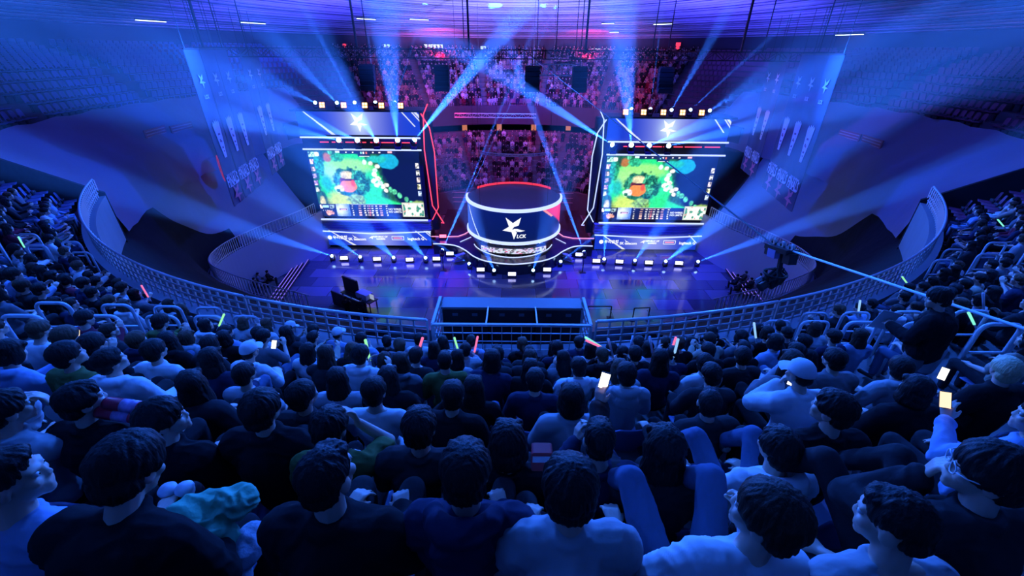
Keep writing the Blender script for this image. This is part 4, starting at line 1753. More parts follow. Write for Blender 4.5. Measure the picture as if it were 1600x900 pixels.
local(root, 'receiver', b, M_dsteel)
b = MB()
b.bar(X_(0, 0, .05), X_(0, 0, -.35), .07)
b.tube([X_(0, 0, 0) + Vector((.20 * math.cos(t), .20 * math.sin(t), -.40)) for t in [PI * k / 8 for k in range(17)][:-1]], .022, 8, closed=True)
for k in range(4):
    t = k * PI / 2 + .4
    b.bar((.20 * math.cos(t), .20 * math.sin(t), -.40), (.04 * math.cos(t), .04 * math.sin(t), -.30), .03)
    b.bar((.20 * math.cos(t), .20 * math.sin(t), -.40), (.16 * math.cos(t), .16 * math.sin(t), -.56), .035)
local(root, 'gimbal', b, M_black)
b = MB()
cd = Vector((-.8, -.3, -.35)).normalized()
cq = cd.to_track_quat('Y', 'Z').to_matrix()
b.box(Vector((0, 0, -.54)), (.20, .30, .20), cq)
b.box(Vector((0, 0, -.54)) + cq @ Vector((0, 0, .14)), (.08, .2, .05), cq)
head_ = local(root, 'camera_body', b, M_black)
b = MB()
b.revolve([(.0, .15), (.07, .15), (.075, .22), (.085, .32), (.0, .31)], 16, (0, 0, -.54), rot=cq @ Matrix.Rotation(-PI / 2, 3, 'X'))
local(head_, 'lens_barrel', b, M_dsteel)
b = MB()
b.box(Vector((-.34, -.08, -.50)), (.03, .14, .10), cq)
local(root, 'small_monitor', b, mat('pale_monitor_case', (.5, .5, .6), .4))
b = MB()
r_ = random.Random(4)
for k in range(7):
    p0 = Vector((r_.uniform(-.1, .1), r_.uniform(-.1, .1), -.25))
    b.tube([p0, p0 + Vector((r_.uniform(-.2, .2), r_.uniform(-.2, .2), -.12)), p0 + Vector((r_.uniform(-.12, .12), r_.uniform(-.12, .12), -.32))], .012, 6)
local(root, 'loose_cables', b, M_black)
M_rope = mat('pale_blue_rope', (.75, .92, 1.0), .5)
for (a, bb, lb) in ((pc + Rm @ Vector((0, -.3, .13)), tgt1, 'pale blue rope rising from the cable camera across the cable-side screen'), (pc + Rm @ Vector((0, .25, .13)), None, 'pale blue rope running from the cable camera down over the audience')):
    if bb is None:
        bb = a + near_dir * hit_shell(a, near_dir)
    m = MB()
    m.tube([a, a.lerp(bb, .5), bb], .018, 8)
    tag(m.build('camera_rope', M_rope, None, True), lb, 'cable', 'ropes of the cable camera')

# ---- arena floor: control desk, light strips, barriers
c0 = at_z(560, 478, 0)
root = empty('control_desk', c0, 'dark control desk island with monitor and cases on the arena floor', 'desk', None, math.radians(-32))
b = MB()
b.box((0, .2, .74), (3.0, .8, .06))
local(root, 'table_top', b, M_dsteel)
for x in (-1.4, 1.4):
    for y in (-.1, .5):
        b = MB()
        b.bar((x, y, 0), (x, y, .72), .06)
        local(root, 'leg', b, M_dsteel)
b = MB()
b.box((.1, -.75, .55), (3.6, .08, 1.1))
local(root, 'screen_wall', b, M_black)
b = MB()
b.box((-.75, .25, 1.35), (1.5, .12, 1.1))
b.bar((-.75, .3, .75), (-.75, .3, 1.0), .12)
mo = local(root, 'big_monitor', b, M_black)
b = MB()
b.box((-.75, .33, 1.35), (1.4, .02, 1.0))
local(mo, 'monitor_face', b, emat('dim_green_screen', (.12, .45, .2), .5))
b = MB()
b.rbox((.55, .25, .98), (1.1, .6, .42), .06)
local(root, 'mixing_console', b, mat('pale_case', (.5, .52, .58), .5))
b = MB()
b.box((1.25, .3, 1.0), (.4, .06, .36))
local(root, 'small_screen', b, emat('small_screen_glow', (.5, .6, .9), .6))
E_strip = emat('violet_light_strip', (.26, .17, 1.0), 1.0)
for side, lst in (('desk side', (((421, 469), (474, 396)), ((426, 470.5), (478, 397)), ((431, 472), (482, 398)), ((437, 472), (487, 399)), ((424, 435), (458, 395)))), ('cable side', (((1121, 402), (1165, 462)), ((1126, 401), (1171, 462)), ((1131, 400), (1178, 463)), ((1137, 399), (1196, 478))))):
    for i, (p, q_) in enumerate(lst):
        a, bb = at_z(*p, .12), at_z(*q_, .12)
        nm = '%s violet light strip along the floor beside the curved wall, counted from the wall-side end, %s' if False else '%s violet strip of light on the floor by the curved wall, %s'
        root = empty('violet_led_tube', a.lerp(bb, .5), nm % (ORD[i + 1], side), 'light strip', 'violet strips on the arena floor')
        b = MB()
        b.bar(a, bb, .12, .10)
        b.build('channel', M_dsteel, root)
        b = MB()
        b.bar(a + Vector((0, 0, .06)), bb + Vector((0, 0, .06)), .045, .03)
        b.build('led_line', E_strip, root)
for i, (p, q_) in enumerate((((917, 497), (953, 497)), ((988, 500), (1012, 499)))):
    a, bb = at_z(*p, 0), at_z(*q_, 0)
    root = empty('floor_barrier', a.lerp(bb, .5), '%s low dark barrier on the glossy floor beside the cage' % ('first', 'second')[i], 'barrier', 'low barriers on the arena floor')
    b = MB()
    b.bar(a + Vector((0, 0, .95)), bb + Vector((0, 0, .95)), .06)
    b.build('top_bar', M_dsteel, root)
    for q2 in (a, bb):
        b = MB()
        b.bar(q2, q2 + Vector((0, 0, .95)), .06)
        b.box(q2 + Vector((0, 0, .02)), (.4, .4, .04))
        b.build('post', M_dsteel, root)
# ------------------------------------------------------------------ people: continuous bodies grown from joints
M_skin = mat('skin', (.62, .42, .33), .5)
M_shoe = mat('shoe_leather', (.05, .05, .06), .5)
HAIRB = ((90, 90, 14), .8, .006)
M_hair = [mat('black_hair', (.012, .010, .010), .58, bump=HAIRB, spec=.22), mat('dark_brown_hair', (.035, .02, .014), .58, bump=HAIRB, spec=.22), mat('brown_hair', (.09, .05, .03), .58, bump=HAIRB, spec=.22)]
M_blond = mat('bleached_hair', (.55, .45, .25), .45, bump=HAIRB)
CB = ((7, 7, 4), .55, .025)
CLOTH = {
    'black': (.010, .010, .012), 'charcoal': (.03, .03, .034), 'navy': (.02, .026, .06), 'grey': (.16, .16, .18), 'pale grey': (.38, .39, .42), 'white': (.72, .73, .76),
    'light blue': (.30, .40, .62), 'olive': (.10, .13, .04), 'maroon': (.16, .02, .04), 'denim': (.10, .15, .26), 'green': (.05, .20, .05), 'beige': (.42, .36, .28)}


def cloth(c):
    return mat(c.replace(' ', '_') + '_cloth', CLOTH[c], .9, bump=CB, spec=.12)


def remesh(mb, voxel, sm=2, fold=0.0, ff=9.0, seed=0):
    me = mb.mesh('tmp', M_skin)
    o = bpy.data.objects.new('tmp', me)
    COL.objects.link(o)
    r = o.modifiers.new('r', 'REMESH')
    r.mode = 'VOXEL'
    r.voxel_size = voxel
    r.use_smooth_shade = True
    if sm:
        s = o.modifiers.new('s', 'SMOOTH')
        s.factor, s.iterations = .5, sm
    dg = bpy.context.evaluated_depsgraph_get()
    dg.update()
    out = bpy.data.meshes.new_from_object(o.evaluated_get(dg))
    bpy.data.objects.remove(o)
    bpy.data.meshes.remove(me)
    if fold:
        n = len(out.vertices)
        co = np.empty(n * 3, np.float32)
        no = np.empty(n * 3, np.float32)
        out.vertices.foreach_get('co', co)
        out.vertices.foreach_get('normal', no)
        co, no = co.reshape(-1, 3), no.reshape(-1, 3)
        d = []
        for c in co.tolist():
            w = mnoise.noise(Vector((c[0] * ff * .5, c[1] * ff * .5, c[2] * ff * .4 + seed)))
            r = mnoise.noise(Vector((c[0] * ff * .8 + w * 1.5, c[1] * ff * .8, c[2] * ff * 1.3 + seed + w * 2)))
            d.append(.7 * w + 1.0 * (.25 - abs(r)))      # soft swells and sharper creases
        d = np.array(d, np.float32)
        co = co + no * (d * fold)[:, None]
        out.vertices.foreach_set('co', co.ravel())
    out.materials.clear()
    out.polygons.foreach_set('use_smooth', [True] * len(out.polygons))
    out.update()
    return out


class Pose:
    def __init__(s, lean=0.0, side=0.0, yaw=0.0, nod=0.0, tilt=0.0, armL='lap', armR='lap', legs='sit', slouch=0.0, scale=1.0, build=1.0, torso=0.0):
        s.__dict__.update(locals())


ARMS = {  # elbow, wrist, hand direction, palm normal for the +x arm
    'lap': ((.25, .02, .72), (.13, .27, .61), (-.35, .9, -.1), (0, 0, -1)),
    'phone': ((.23, .10, .73), (.06, .30, .86), (-.25, .5, .8), (-.7, .3, .2)),
    'chin': ((.21, .20, .80), (.06, .12, 1.03), (-.3, -.1, .9), (-.6, -.5, .3)),
    'sticks': ((.25, .10, .72), (.15, .34, .80), (-.3, .7, .5), (-.8, 0, -.3)),
    'armrest': ((.30, -.02, .74), (.29, .25, .66), (0, 1, -.1), (0, 0, -1)),
    'raise': ((.31, .12, .98), (.20, .22, 1.22), (-.3, .1, .95), (-.5, .5, 0)),
    'clasp': ((.24, .08, .72), (.06, .30, .70), (-.8, .5, 0), (0, -.4, -.9)),
    'face': ((.24, .18, .92), (.09, .14, 1.10), (-.3, 0, .95), (-.6, -.6, 0)),
    'reach': ((.28, .22, .90), (.22, .46, 1.05), (-.1, .5, .85), (-.6, .5, 0)),
    'stand': ((.26, .0, 1.12), (.24, .10, .90), (0, .2, -1), (-1, 0, 0)),
    'carry': ((.24, .06, 1.12), (.12, .30, 1.16), (-.6, .7, 0), (-.6, 0, -.4)),
}


def joints(P):
    J = {}
    st = P.legs == 'stand'
    hz = .92 if st else .53
    J['hip'] = Vector((0, 0, hz))
    lean = P.lean
    R = Matrix.Rotation(-lean, 3, 'X') @ Matrix.Rotation(P.side, 3, 'Y')
    up = lambda x, y, z: J['hip'] + R @ Vector((x, y, z - .53))
    dz = P.torso - P.slouch
    J['waist'] = up(0, -.03, .68 + dz * .3)
    J['chest'] = up(0, -.055, .87 + dz * .7)
    J['neck'] = up(0, -.04, 1.015 + dz)
    hd = up(0, .0, 1.19 + dz)
    # the head stays more upright than the trunk
    J['head'] = hd + Vector((0, 0, 0))
    J['HR'] = Matrix.Rotation(P.yaw, 3, 'Z') @ Matrix.Rotation(-P.nod - lean * .45, 3, 'X') @ Matrix.Rotation(P.tilt, 3, 'Y')
    for s, arm in ((-1, P.armL), (1, P.armR)):
        e, w, d, n = ARMS[arm]
        m = lambda v: Vector((v[0] * s, v[1], v[2]))
        if st:
            k = up
            J['sh', s] = up(.19 * s, -.05, .965 + dz)
            J['el', s] = J['hip'] + R @ (m(e) - Vector((0, 0, .92)))
            J['wr', s] = J['hip'] + R @ (m(w) - Vector((0, 0, .92)))
        else:
            J['sh', s] = up(.185 * s, -.055, .965 + dz)
            J['el', s] = up(e[0] * s, e[1], e[2] + dz * .6)
            wz = w[2] + dz * (1 if w[2] > .8 else .2)
            a = up(w[0] * s, w[1], wz)
            b = Vector((w[0] * s, w[1] + max(0, lean) * .1, wz))
            J['wr', s] = a if w[2] > .75 else a.lerp(b, .7)
        J['hd', s] = m(d).normalized()
        J['hn', s] = m(n).normalized()
        if P.legs == 'sit':
            J['hj', s] = Vector((.095 * s, .02, .50))
            J['kn', s] = Vector((.13 * s, .43, .53))
            J['an', s] = Vector((.13 * s, .41, .10))
            J['toe', s] = Vector((.14 * s, .56, .045))
        elif P.legs == 'up':      # knees drawn high, feet on the seat back in front
            J['hj', s] = Vector((.095 * s, .06, .50))
            J['kn', s] = Vector((.19 * s, .40, .80))
            J['an', s] = Vector((.18 * s, .62, .50))
            J['toe', s] = Vector((.18 * s, .76, .50))
        else:
            J['hj', s] = Vector((.095 * s, 0, .90))
            J['kn', s] = Vector((.11 * s, .03, .50))
            J['an', s] = Vector((.11 * s, -.01, .09))
            J['toe', s] = Vector((.13 * s, .15, .04))
    return J


def head_parts(mb, J, fine):
    H, R = J['head'], J['HR']
    T = lambda x, y, z: H + R @ Vector((x, y, z))
    mb.ellipsoid(T(0, -.008, .03), (.074, .094, .088), R)
    mb.ellipsoid(T(0, .034, -.042), (.057, .062, .070), R)
    mb.capsule(T(0, -.02, -.05), J['neck'], .052, .056)
    if fine:
        mb.ellipsoid(T(0, .072, -.092), (.026, .022, .022), R)
        mb.capsule(T(0, .082, .014), T(0, .096, -.024), .010, .0125)
        for q in (-1, 1):
            mb.ellipsoid(T(.010 * q, .094, -.028), (.009, .010, .008), R)
        for s in (-1, 1):
            mb.ellipsoid(T(.075 * s, -.008, -.012), (.011, .027, .034), R)
            mb.capsule(T(.014 * s, .088, .022), T(.045 * s, .073, .026), .010, .010)   # brow
            mb.ellipsoid(T(.040 * s, .062, -.026), (.024, .026, .024), R)            # cheek
        mb.capsule(T(-.02, .087, -.058), T(.02, .087, -.058), .0085, .0085)
        mb.capsule(T(-.015, .086, -.070), T(.015, .086, -.070), .009, .009)
    else:
        mb.ellipsoid(T(0, .092, -.012), (.013, .014, .022), R)
        for s in (-1, 1):
            mb.ellipsoid(T(.075 * s, -.008, -.012), (.013, .027, .034), R)


def hand_parts(mb, W, d, n, s, curl=.6, k=1.0):
    side = d.cross(n).normalized()
    n = side.cross(d).normalized()
    L = (.030, .036, .034, .025)
    for j in range(4):
        o = (j - 1.5)
        b0 = W + d * .012 + side * (o * .011)
        b1 = W + d * .082 + side * (o * .020) - n * .004
        mb.capsule(b0, b1, .014, .0125, 8)
        ang = curl * .6
        p = b1
        for q in range(3):
            dd = d * math.cos(ang) + n * math.sin(ang) + side * o * .10
            p2 = p + dd * L[j] * (1.0, .8, .65)[q] * k
            mb.capsule(p, p2, .0098 - .0008 * q, .0090 - .0008 * q, 8)
            p = p2
            ang += curl * .55
    # the thumb leaves the side of the palm near its base; which side follows the hand
    ts = 1 if side.dot(Vector((-s, 0, .6))) > 0 else -1
    t0 = W + d * .022 + side * ts * .020
    t1 = t0 + d * .030 + side * ts * .026 + n * .012
    t2 = t1 + d * .030 + side * ts * .008 + n * .012
    mb.capsule(t0, t1, .014, .0115, 8)
    mb.capsule(t1, t2, .0110, .0090, 8)


def body_mesh(P, J, voxel, fine=True):
    mb = MB()
    head_parts(mb, J, fine)
    bw = P.build
    mb.ellipsoid(J['hip'], (.155 * bw, .115, .12))
    mb.capsule(J['hip'], J['waist'], .12 * bw, .115 * bw)
    mb.ellipsoid(J['chest'], (.165 * bw, .105, .17))
    mb.capsule(J['waist'], J['chest'], .115 * bw, .12 * bw)
    mb.capsule(J['sh', -1] * .9 + J['neck'] * .1, J['sh', 1] * .9 + J['neck'] * .1, .058, .058)
    mb.capsule(J['neck'], J['chest'], .06, .10)
    for s in (-1, 1):
        mb.capsule(J['neck'], J['sh', s], .05, .05)
        mb.capsule(J['sh', s], J['el', s], .052, .040)
        mb.capsule(J['el', s], J['wr', s], .040, .026)
        hand_parts(mb, J['wr', s], J['hd', s], J['hn', s], s)
        mb.capsule(J['hj', s], J['kn', s], .080 * bw, .052)
        mb.capsule(J['kn', s], J['an', s], .050, .036)
        mb.capsule(J['an', s] + Vector((0, -.03, -.04)), J['toe', s], .042, .036)
    me = remesh(mb, voxel, 1 if voxel < .012 else 1)
    me.materials.append(M_skin)
    me.materials.append(M_shoe)
    idx = []
    for p in me.polygons:
        c = p.center
        f = 0
        for s in (-1, 1):
            if (c - J['toe', s]).length < .20 and c.z < J['an', s].z + .03:
                f = 1
        idx.append(f)
    me.polygons.foreach_set('material_index', idx)
    return me


def top_mesh(P, J, voxel, kind='tee', fold=.008, seed=0):
    """kind: tee, sweat, hoodie, jacket, vest"""
    mb = MB()
    bw = P.build
    g = .016 if kind == 'tee' else .026
    if kind == 'jacket':
        g = .034
    a, b = J['waist'], J['chest']
    hb = J['hip'] + Vector((0, 0, .02))
    mb.ellipsoid(hb, (.165 * bw + g, .12 + g, .10 + g))
    mb.capsule(hb, a, .125 * bw + g, .122 * bw + g)
    mb.capsule(a, b, .122 * bw + g, .128 * bw + g)
    mb.ellipsoid(b, (.170 * bw + g, .108 + g, .17 + g * .5))
    mb.capsule(J['sh', -1] * .92 + J['neck'] * .08, J['sh', 1] * .92 + J['neck'] * .08, .060 + g, .060 + g)
    nk = J['neck']
    for s in (-1, 1):
        mb.capsule(nk - Vector((0, 0, .02)), J['sh', s], .050 + g * .8, .052 + g)
        if kind == 'vest':
            continue
        sh, el, wr = J['sh', s], J['el', s], J['wr', s]
        if kind == 'tee':
            m = sh.lerp(el, .72)
            mb.capsule(sh, m, .056 + g, .054 + g * 1.2)
        else:
            mb.capsule(sh, el, .056 + g, .050 + g)
            mb.capsule(el, el.lerp(wr, .93), .050 + g, .036 + g * .7)
    if kind == 'hoodie':
        R = J['HR'] if False else Matrix.Identity(3)
        pts = []
        for t in range(9):
            q = PI * (t / 8) * 1.25 - PI * .125
            pts.append(nk + Vector((.115 * math.cos(q), -.02 - .105 * math.sin(q), .045 + .02 * math.sin(q))))
        mb.tube(pts, [.02, .035, .045, .05, .052, .05, .045, .035, .02], 10)
        mb.ellipsoid(nk + Vector((0, -.125, -.04)), (.12, .05, .10))
    elif kind in ('sweat', 'jacket'):
        pts = [nk + Vector((.068 * math.cos(2 * PI * t / 12), -.005 + .068 * math.sin(2 * PI * t / 12), .025)) for t in range(12)]
        mb.tube(pts, .020 if kind == 'sweat' else .028, 8, closed=True)
    else:
        pts = [nk + Vector((.066 * math.cos(2 * PI * t / 12), -.005 + .066 * math.sin(2 * PI * t / 12), .008)) for t in range(12)]
        mb.tube(pts, .014, 8, closed=True)
    return remesh(mb, voxel, 2, fold, 9, seed)


def legs_mesh(P, J, voxel, fold=.006, seed=3):
    mb = MB()
    g = .02
    mb.ellipsoid(J['hip'] + Vector((0, 0, -.02)), (.17 * P.build + g * .4, .12 + g * .5, .10 + g * .2))
    for s in (-1, 1):
        mb.capsule(J['hj', s], J['kn', s], .086 * P.build + g * .4, .056 + g * .5)
        mb.capsule(J['kn', s], J['an', s] + (J['kn', s] - J['an', s]) * .1, .055 + g * .5, .042 + g * .7)
    return remesh(mb, voxel, 2, fold, 9, seed)


def hair_mesh(J, kind, voxel, seed=0, amp=.006):
    H, R = J['head'], J['HR']
    T = lambda x, y, z: H + R @ Vector((x, y, z))
    mb = MB()
    e = lambda c, r: mb.ellipsoid(T(*c), r, R)
    if kind == 'crop':
        e((0, -.016, .045), (.084, .100, .088))
        e((0, -.055, -.015), (.072, .055, .055))
        e((0, .045, .085), (.062, .045, .03))
    elif kind in ('short', 'fluffy'):
        k = 1.0 if kind == 'short' else 1.10
        e((0, -.018, .048), (.092 * k, .108 * k, .094 * k))
        e((0, -.058, -.020), (.080 * k, .058 * k, .064 * k))
        e((0, .048, .080), (.070 * k, .042, .034 * k))
        for s in (-1, 1):
            e((.070 * s, .0, .035), (.026 * k, .062, .048))
            e((.035 * s, .058, .068), (.034, .030, .026))
    elif kind in ('long', 'bob', 'tail'):
        e((0, -.016, .045), (.094, .108, .095))
        e((0, -.06, -.03), (.085, .06, .075))
        for s in (-1, 1):
            e((.076 * s, -.005, -.02), (.026, .06, .085))
            e((.045 * s, .058, .070), (.036, .035, .030))
        if kind == 'long':
            e((0, -.082, -.16), (.105, .048, .17))
            e((0, -.092, -.28), (.09, .04, .12))
            for s in (-1, 1):
                e((.085 * s, -.03, -.14), (.032, .05, .13))
        elif kind == 'bob':
            e((0, -.05, -.085), (.10, .068, .065))
            for s in (-1, 1):
                e((.082 * s, .0, -.08), (.030, .055, .06))
        else:
            mb.capsule(T(0, -.10, .04), T(0, -.16, -.02), .03, .035)
            mb.capsule(T(0, -.16, -.02), T(0, -.15, -.20), .035, .018)
    me = remesh(mb, voxel, 2)
    # locks: fine across, long down from the crown
    n = len(me.vertices)
    co = np.empty(n * 3, np.float32)
    no = np.empty(n * 3, np.float32)
    me.vertices.foreach_get('co', co)
    me.vertices.foreach_get('normal', no)
    co, no = co.reshape(-1, 3), no.reshape(-1, 3)
    Ri = R.inverted()
    d = np.empty(n, np.float32)
    for i, c in enumerate(co.tolist()):
        q = Ri @ (Vector(c) - H)
        az = math.atan2(q.x, -(q.y + .03))
        el = math.atan2(q.z - .02, math.hypot(q.x, q.y + .03))
        w = mnoise.noise(Vector((q.x * 9, q.y * 9, q.z * 9 + seed)))
        d[i] = .75 * mnoise.noise(Vector((math.cos(az) * 7 + w * .8, math.sin(az) * 7, el * 1.6 + seed))) + .45 * mnoise.noise(Vector((math.cos(az) * 17 + w, math.sin(az) * 17, el * 3 + seed))) + .5 * w
    co = co + no * (d * amp)[:, None]
    me.vertices.foreach_set('co', co.ravel())
    me.update()
    return me


def cap_mesh(J, voxel=.008):
    H, R = J['head'], J['HR']
    mb = MB()
    prof = [(.0, .145), (.03, .143), (.06, .130), (.084, .100), (.096, .055), (.098, .035), (.092, .035)]
    n0 = len(mb.v)
    mb.revolve(prof, 24, (0, 0, 0))
    vs = [(x, y * 1.13 - .01, z) for x, y, z in mb.v]
    mb.v = vs
    br = MB()
    vs, fs = [], []
    for i in range(13):
        a = PI * (.14 + .72 * i / 12)
        for r, dz in ((.098, .040), (.150, .030), (.178, .018)):
            vs.append((r * math.cos(a) * (1 if r < .1 else .72), .098 * 0 + r * math.sin(a) * 1.10 - .01, dz))
    for i in range(12):
        for j in range(2):
            fs.append((i * 3 + j, i * 3 + j + 1, i * 3 + 4 + j, i * 3 + 3 + j))
    br.add(vs, fs)
    for m in (mb, br):
        m.v = [tuple(H + R @ Vector(p)) for p in m.v]
    return mb, br


def hang(name, me, material, root, loc=None):
    """part sharing mesh data, its material on the object"""
    o = bpy.data.objects.new(name, me)
    COL.objects.link(o)
    o.parent = root
    if not me.materials:
        me.materials.append(None)
    o.material_slots[0].link = 'OBJECT'
    o.material_slots[0].material = material
    return o


# ---- library of poses for the crowd
LIB = []
rnd6 = random.Random(11)
specs = [
    Pose(armL='lap', armR='lap'), Pose(lean=.12, armL='clasp', armR='clasp', nod=-.05), Pose(yaw=.45, armL='lap', armR='armrest', nod=-.1), Pose(yaw=-.45, armL='armrest', armR='lap', nod=-.1),
    Pose(lean=.05, armL='sticks', armR='sticks'), Pose(lean=.08, nod=.25, armL='phone', armR='phone'), Pose(lean=.18, armL='chin', armR='lap', yaw=.2), Pose(lean=-.10, slouch=.04, armL='lap', armR='clasp', yaw=-.2, tilt=.1),
]
HK = ['short', 'fluffy', 'long', 'bob', 'crop', 'tail']
for i, P in enumerate(specs):
    J = joints(P)
    LIB.append(dict(P=P, J=J, body=body_mesh(P, J, .0095), legs=legs_mesh(P, J, .016, seed=i), tops={}, hair={}))


def lib_top(i, kind):
    L = LIB[i]
    if kind not in L['tops']:
        L['tops'][kind] = top_mesh(L['P'], L['J'], .013, kind, seed=i * 7.3)
    return L['tops'][kind]


def lib_hair(i, kind):
    L = LIB[i]
    if kind not in L['hair']:
        L['hair'][kind] = hair_mesh(L['J'], kind, .0085, i * 3.1)
    return L['hair'][kind]


HAIRWORD = {'short': 'short dark hair', 'fluffy': 'full dark hair', 'long': 'long dark hair', 'bob': 'bobbed dark hair', 'crop': 'cropped dark hair', 'tail': 'dark ponytail', 'cap': 'pale cap'}
TOPWORD = {'tee': 'T-shirt', 'sweat': 'sweatshirt', 'hoodie': 'hoodie', 'jacket': 'jacket', 'vest': 'sleeveless vest'}


def person_lib(i, loc, rz, topk, colour, hairk, hairm, trousers, label, group=None, scale=1.0):
    L = LIB[i]
    o = bpy.data.objects.new('person', L['body'])
    COL.objects.link(o)
    o.location = loc
    o.rotation_euler = (0, 0, rz)
    o.scale = (scale,) * 3
    tag(o, label, 'person', group)
    hang('upper_garment', lib_top(i, topk), cloth(colour), o)
    hang('trousers', L['legs'], cloth(trousers), o)
    if hairk == 'cap':
        hang('hair', lib_hair(i, 'crop'), hairm, o)
        if 'cap' not in L:
            a, b = cap_mesh(L['J'])
            ma = a.mesh('cap', [], True)
            mb_ = b.mesh('brim', [], True)
            L['cap'] = (ma, mb_)
        c = hang('cap', L['cap'][0], cloth('white'), o)
        d = bpy.data.objects.new('brim', L['cap'][1])
        COL.objects.link(d)
        d.parent = c
        if not d.data.materials:
            d.data.materials.append(cloth('white'))
    else:
        hang('hair', lib_hair(i, hairk), hairm, o)
    return o


def person_custom(P, loc, rz, topk, colour, hairk, hairm, trousers, label, seed=0, scale=1.0, fold=.021, group=None):
    J = joints(P)
    o = bpy.data.objects.new('person', body_mesh(P, J, .0075))
    COL.objects.link(o)
    o.location = loc
    o.rotation_euler = (0, 0, rz)
    o.scale = (scale,) * 3
    tag(o, label, 'person', group)
    hang('upper_garment', top_mesh(P, J, .0095, topk, fold, seed), cloth(colour), o)
    hang('trousers', legs_mesh(P, J, .012, .009, seed), cloth(trousers), o)
    if hairk:
        hang('hair', hair_mesh(J, hairk, .0065, seed, .009), hairm, o)
    for s in (-1, 1):     # eyes: white with a dark iris
        c = J['head'] + J['HR'] @ Vector((.031 * s, .077, .006))
        e = MB()
        e.ellipsoid(c, (.0125, .0125, .0125), nu=12, nv=8)
        e.cur = 1
        e.ellipsoid(c + J['HR'] @ Vector((0, .008, 0)), (.006, .0058, .006), nu=8, nv=6)
        ob = local(o, 'eye', e, [mat('eye_white', (.8, .8, .8), .3), mat('dark_iris', (.02, .015, .01), .2)], True)
    return o, J


# ---- seats
M_seat = mat('blue_seat_plastic', (.13, .17, .34), .45)
M_seatd = mat('seat_shell_dark', (.07, .09, .19), .5)
sm_ = MB()
prof_b = []
# backrest: curved shell with rounded upper corners
def shell(mb, pts_fn, nu, nv, th):
    vs, fs = [], []
    for l in (0, 1):
        for j in range(nv + 1):
            for i in range(nu + 1):
                p, n = pts_fn(i / nu, j / nv)
                vs.append(Vector(p) + Vector(n) * th * l)
    N = (nu + 1) * (nv + 1)
    for j in range(nv):
        for i in range(nu):
            a = j * (nu + 1) + i
            fs.append((a, a + 1, a + nu + 2, a + nu + 1))
            fs.append((N + a + nu + 1, N + a + nu + 2, N + a + 1, N + a))
    for i in range(nu):
        a, b = i, i + 1
        fs.append((a, N + a, N + b, b))
        a, b = nv * (nu + 1) + i + 1, nv * (nu + 1) + i
        fs.append((a, N + a, N + b, b))
    for j in range(nv):
        a, b = (j + 1) * (nu + 1), j * (nu + 1)
        fs.append((a, N + a, N + b, b))
        a, b = j * (nu + 1) + nu, (j + 1) * (nu + 1) + nu
        fs.append((a, N + a, N + b, b))
    mb.add(vs, fs)


def back_fn(u, v):
    w = .205 * (1 - .12 * max(0, v - .6) ** 2 * 6)
    x = (u - .5) * 2 * w
    y = -.235 - .07 * v - .05 * (1 - (2 * u - 1) ** 2) * .6
    z = .46 + .38 * v - .05 * max(0, abs(2 * u - 1) - .6) * v * 2
    return (x, y, z), (0, 1, .1)


def pan_fn(u, v):
    x = (u - .5) * .42
    y = -.22 + .42 * v
    z = .405 + .02 * (abs(2 * u - 1)) ** 2 + .012 * v
    return (x, y, z), (0, 0, -1)


b = MB()
shell(b, back_fn, 10, 6, -.018)
SEAT_BACK = b.mesh('backrest', M_seat, True)
b = MB()
shell(b, pan_fn, 8, 6, .018)
SEAT_PAN = b.mesh('seat', M_seat, True)
b = MB()
b.bar((0, -.20, .0), (0, -.20, .40), .10, .06)
b.box((0, -.05, .365), (.34, .30, .03))
b.bar((0, -.2, .38), (0, -.25, .52), .16, .03)
SEAT_LEG = b.mesh('pedestal', M_dsteel)
M_seat_redlit = mat('red_lit_seat_plastic', (.20, .07, .13), .5)  # seat plastic with the stands' red light put into its colour


def make_seat(loc, rz, label, group, m=None):
    o = empty('stadium_seat', loc, label, 'seat', group, rz)
    for nm, me in (('seat', SEAT_PAN), ('backrest', SEAT_BACK), ('pedestal', SEAT_LEG)):
        c = bpy.data.objects.new(nm, me)
        COL.objects.link(c)
        c.parent = o
        if m is not None and nm != 'pedestal':
            c.material_slots[0].link = 'OBJECT'
            c.material_slots[0].material = m
    return o


def seat_line(k, a):
    """hip point on row k at angle a, and the heading that faces the floor"""
    p = bowl((k + .02) / NROW, a)
    p.z = row_floor(k)
    q = bowl(-.4, a)
    d = (q - p)
    rz = math.atan2(d.y, d.x) - PI / 2
    return p, rz
# ------------------------------------------------------------------ the audience on the near block
from mathutils.bvhtree import BVHTree
DESKS, CAMS = 'desk side', 'camera side'
taken = []          # (row, angle) of seats in use
SEATED = []


def place_head(px, py, row, J, scale=1.0):
    """root position so that the head of a person on this row lies on the ray through the pixel"""
    zh = row_floor(row) + J['head'].z * scale
    p = at_z(px, py, zh)
    s, a = bowl_s(p.x, p.y)
    _, rz = seat_line(row, a)
    h = Vector((J['head'].x, J['head'].y, 0)) * scale
    h.rotate(Euler((0, 0, rz)))
    q = p - h
    s2, a2 = bowl_s(q.x, q.y)
    off = (s2 - (row + .02) / NROW) * 13.0
    return Vector((q.x, q.y, row_floor(row))), rz, a2, off


def best_row(px, py, J, scale=1.0):
    r = [(abs(place_head(px, py, k, J, scale)[3]), k) for k in range(1, 12)]
    return min(r)[1]


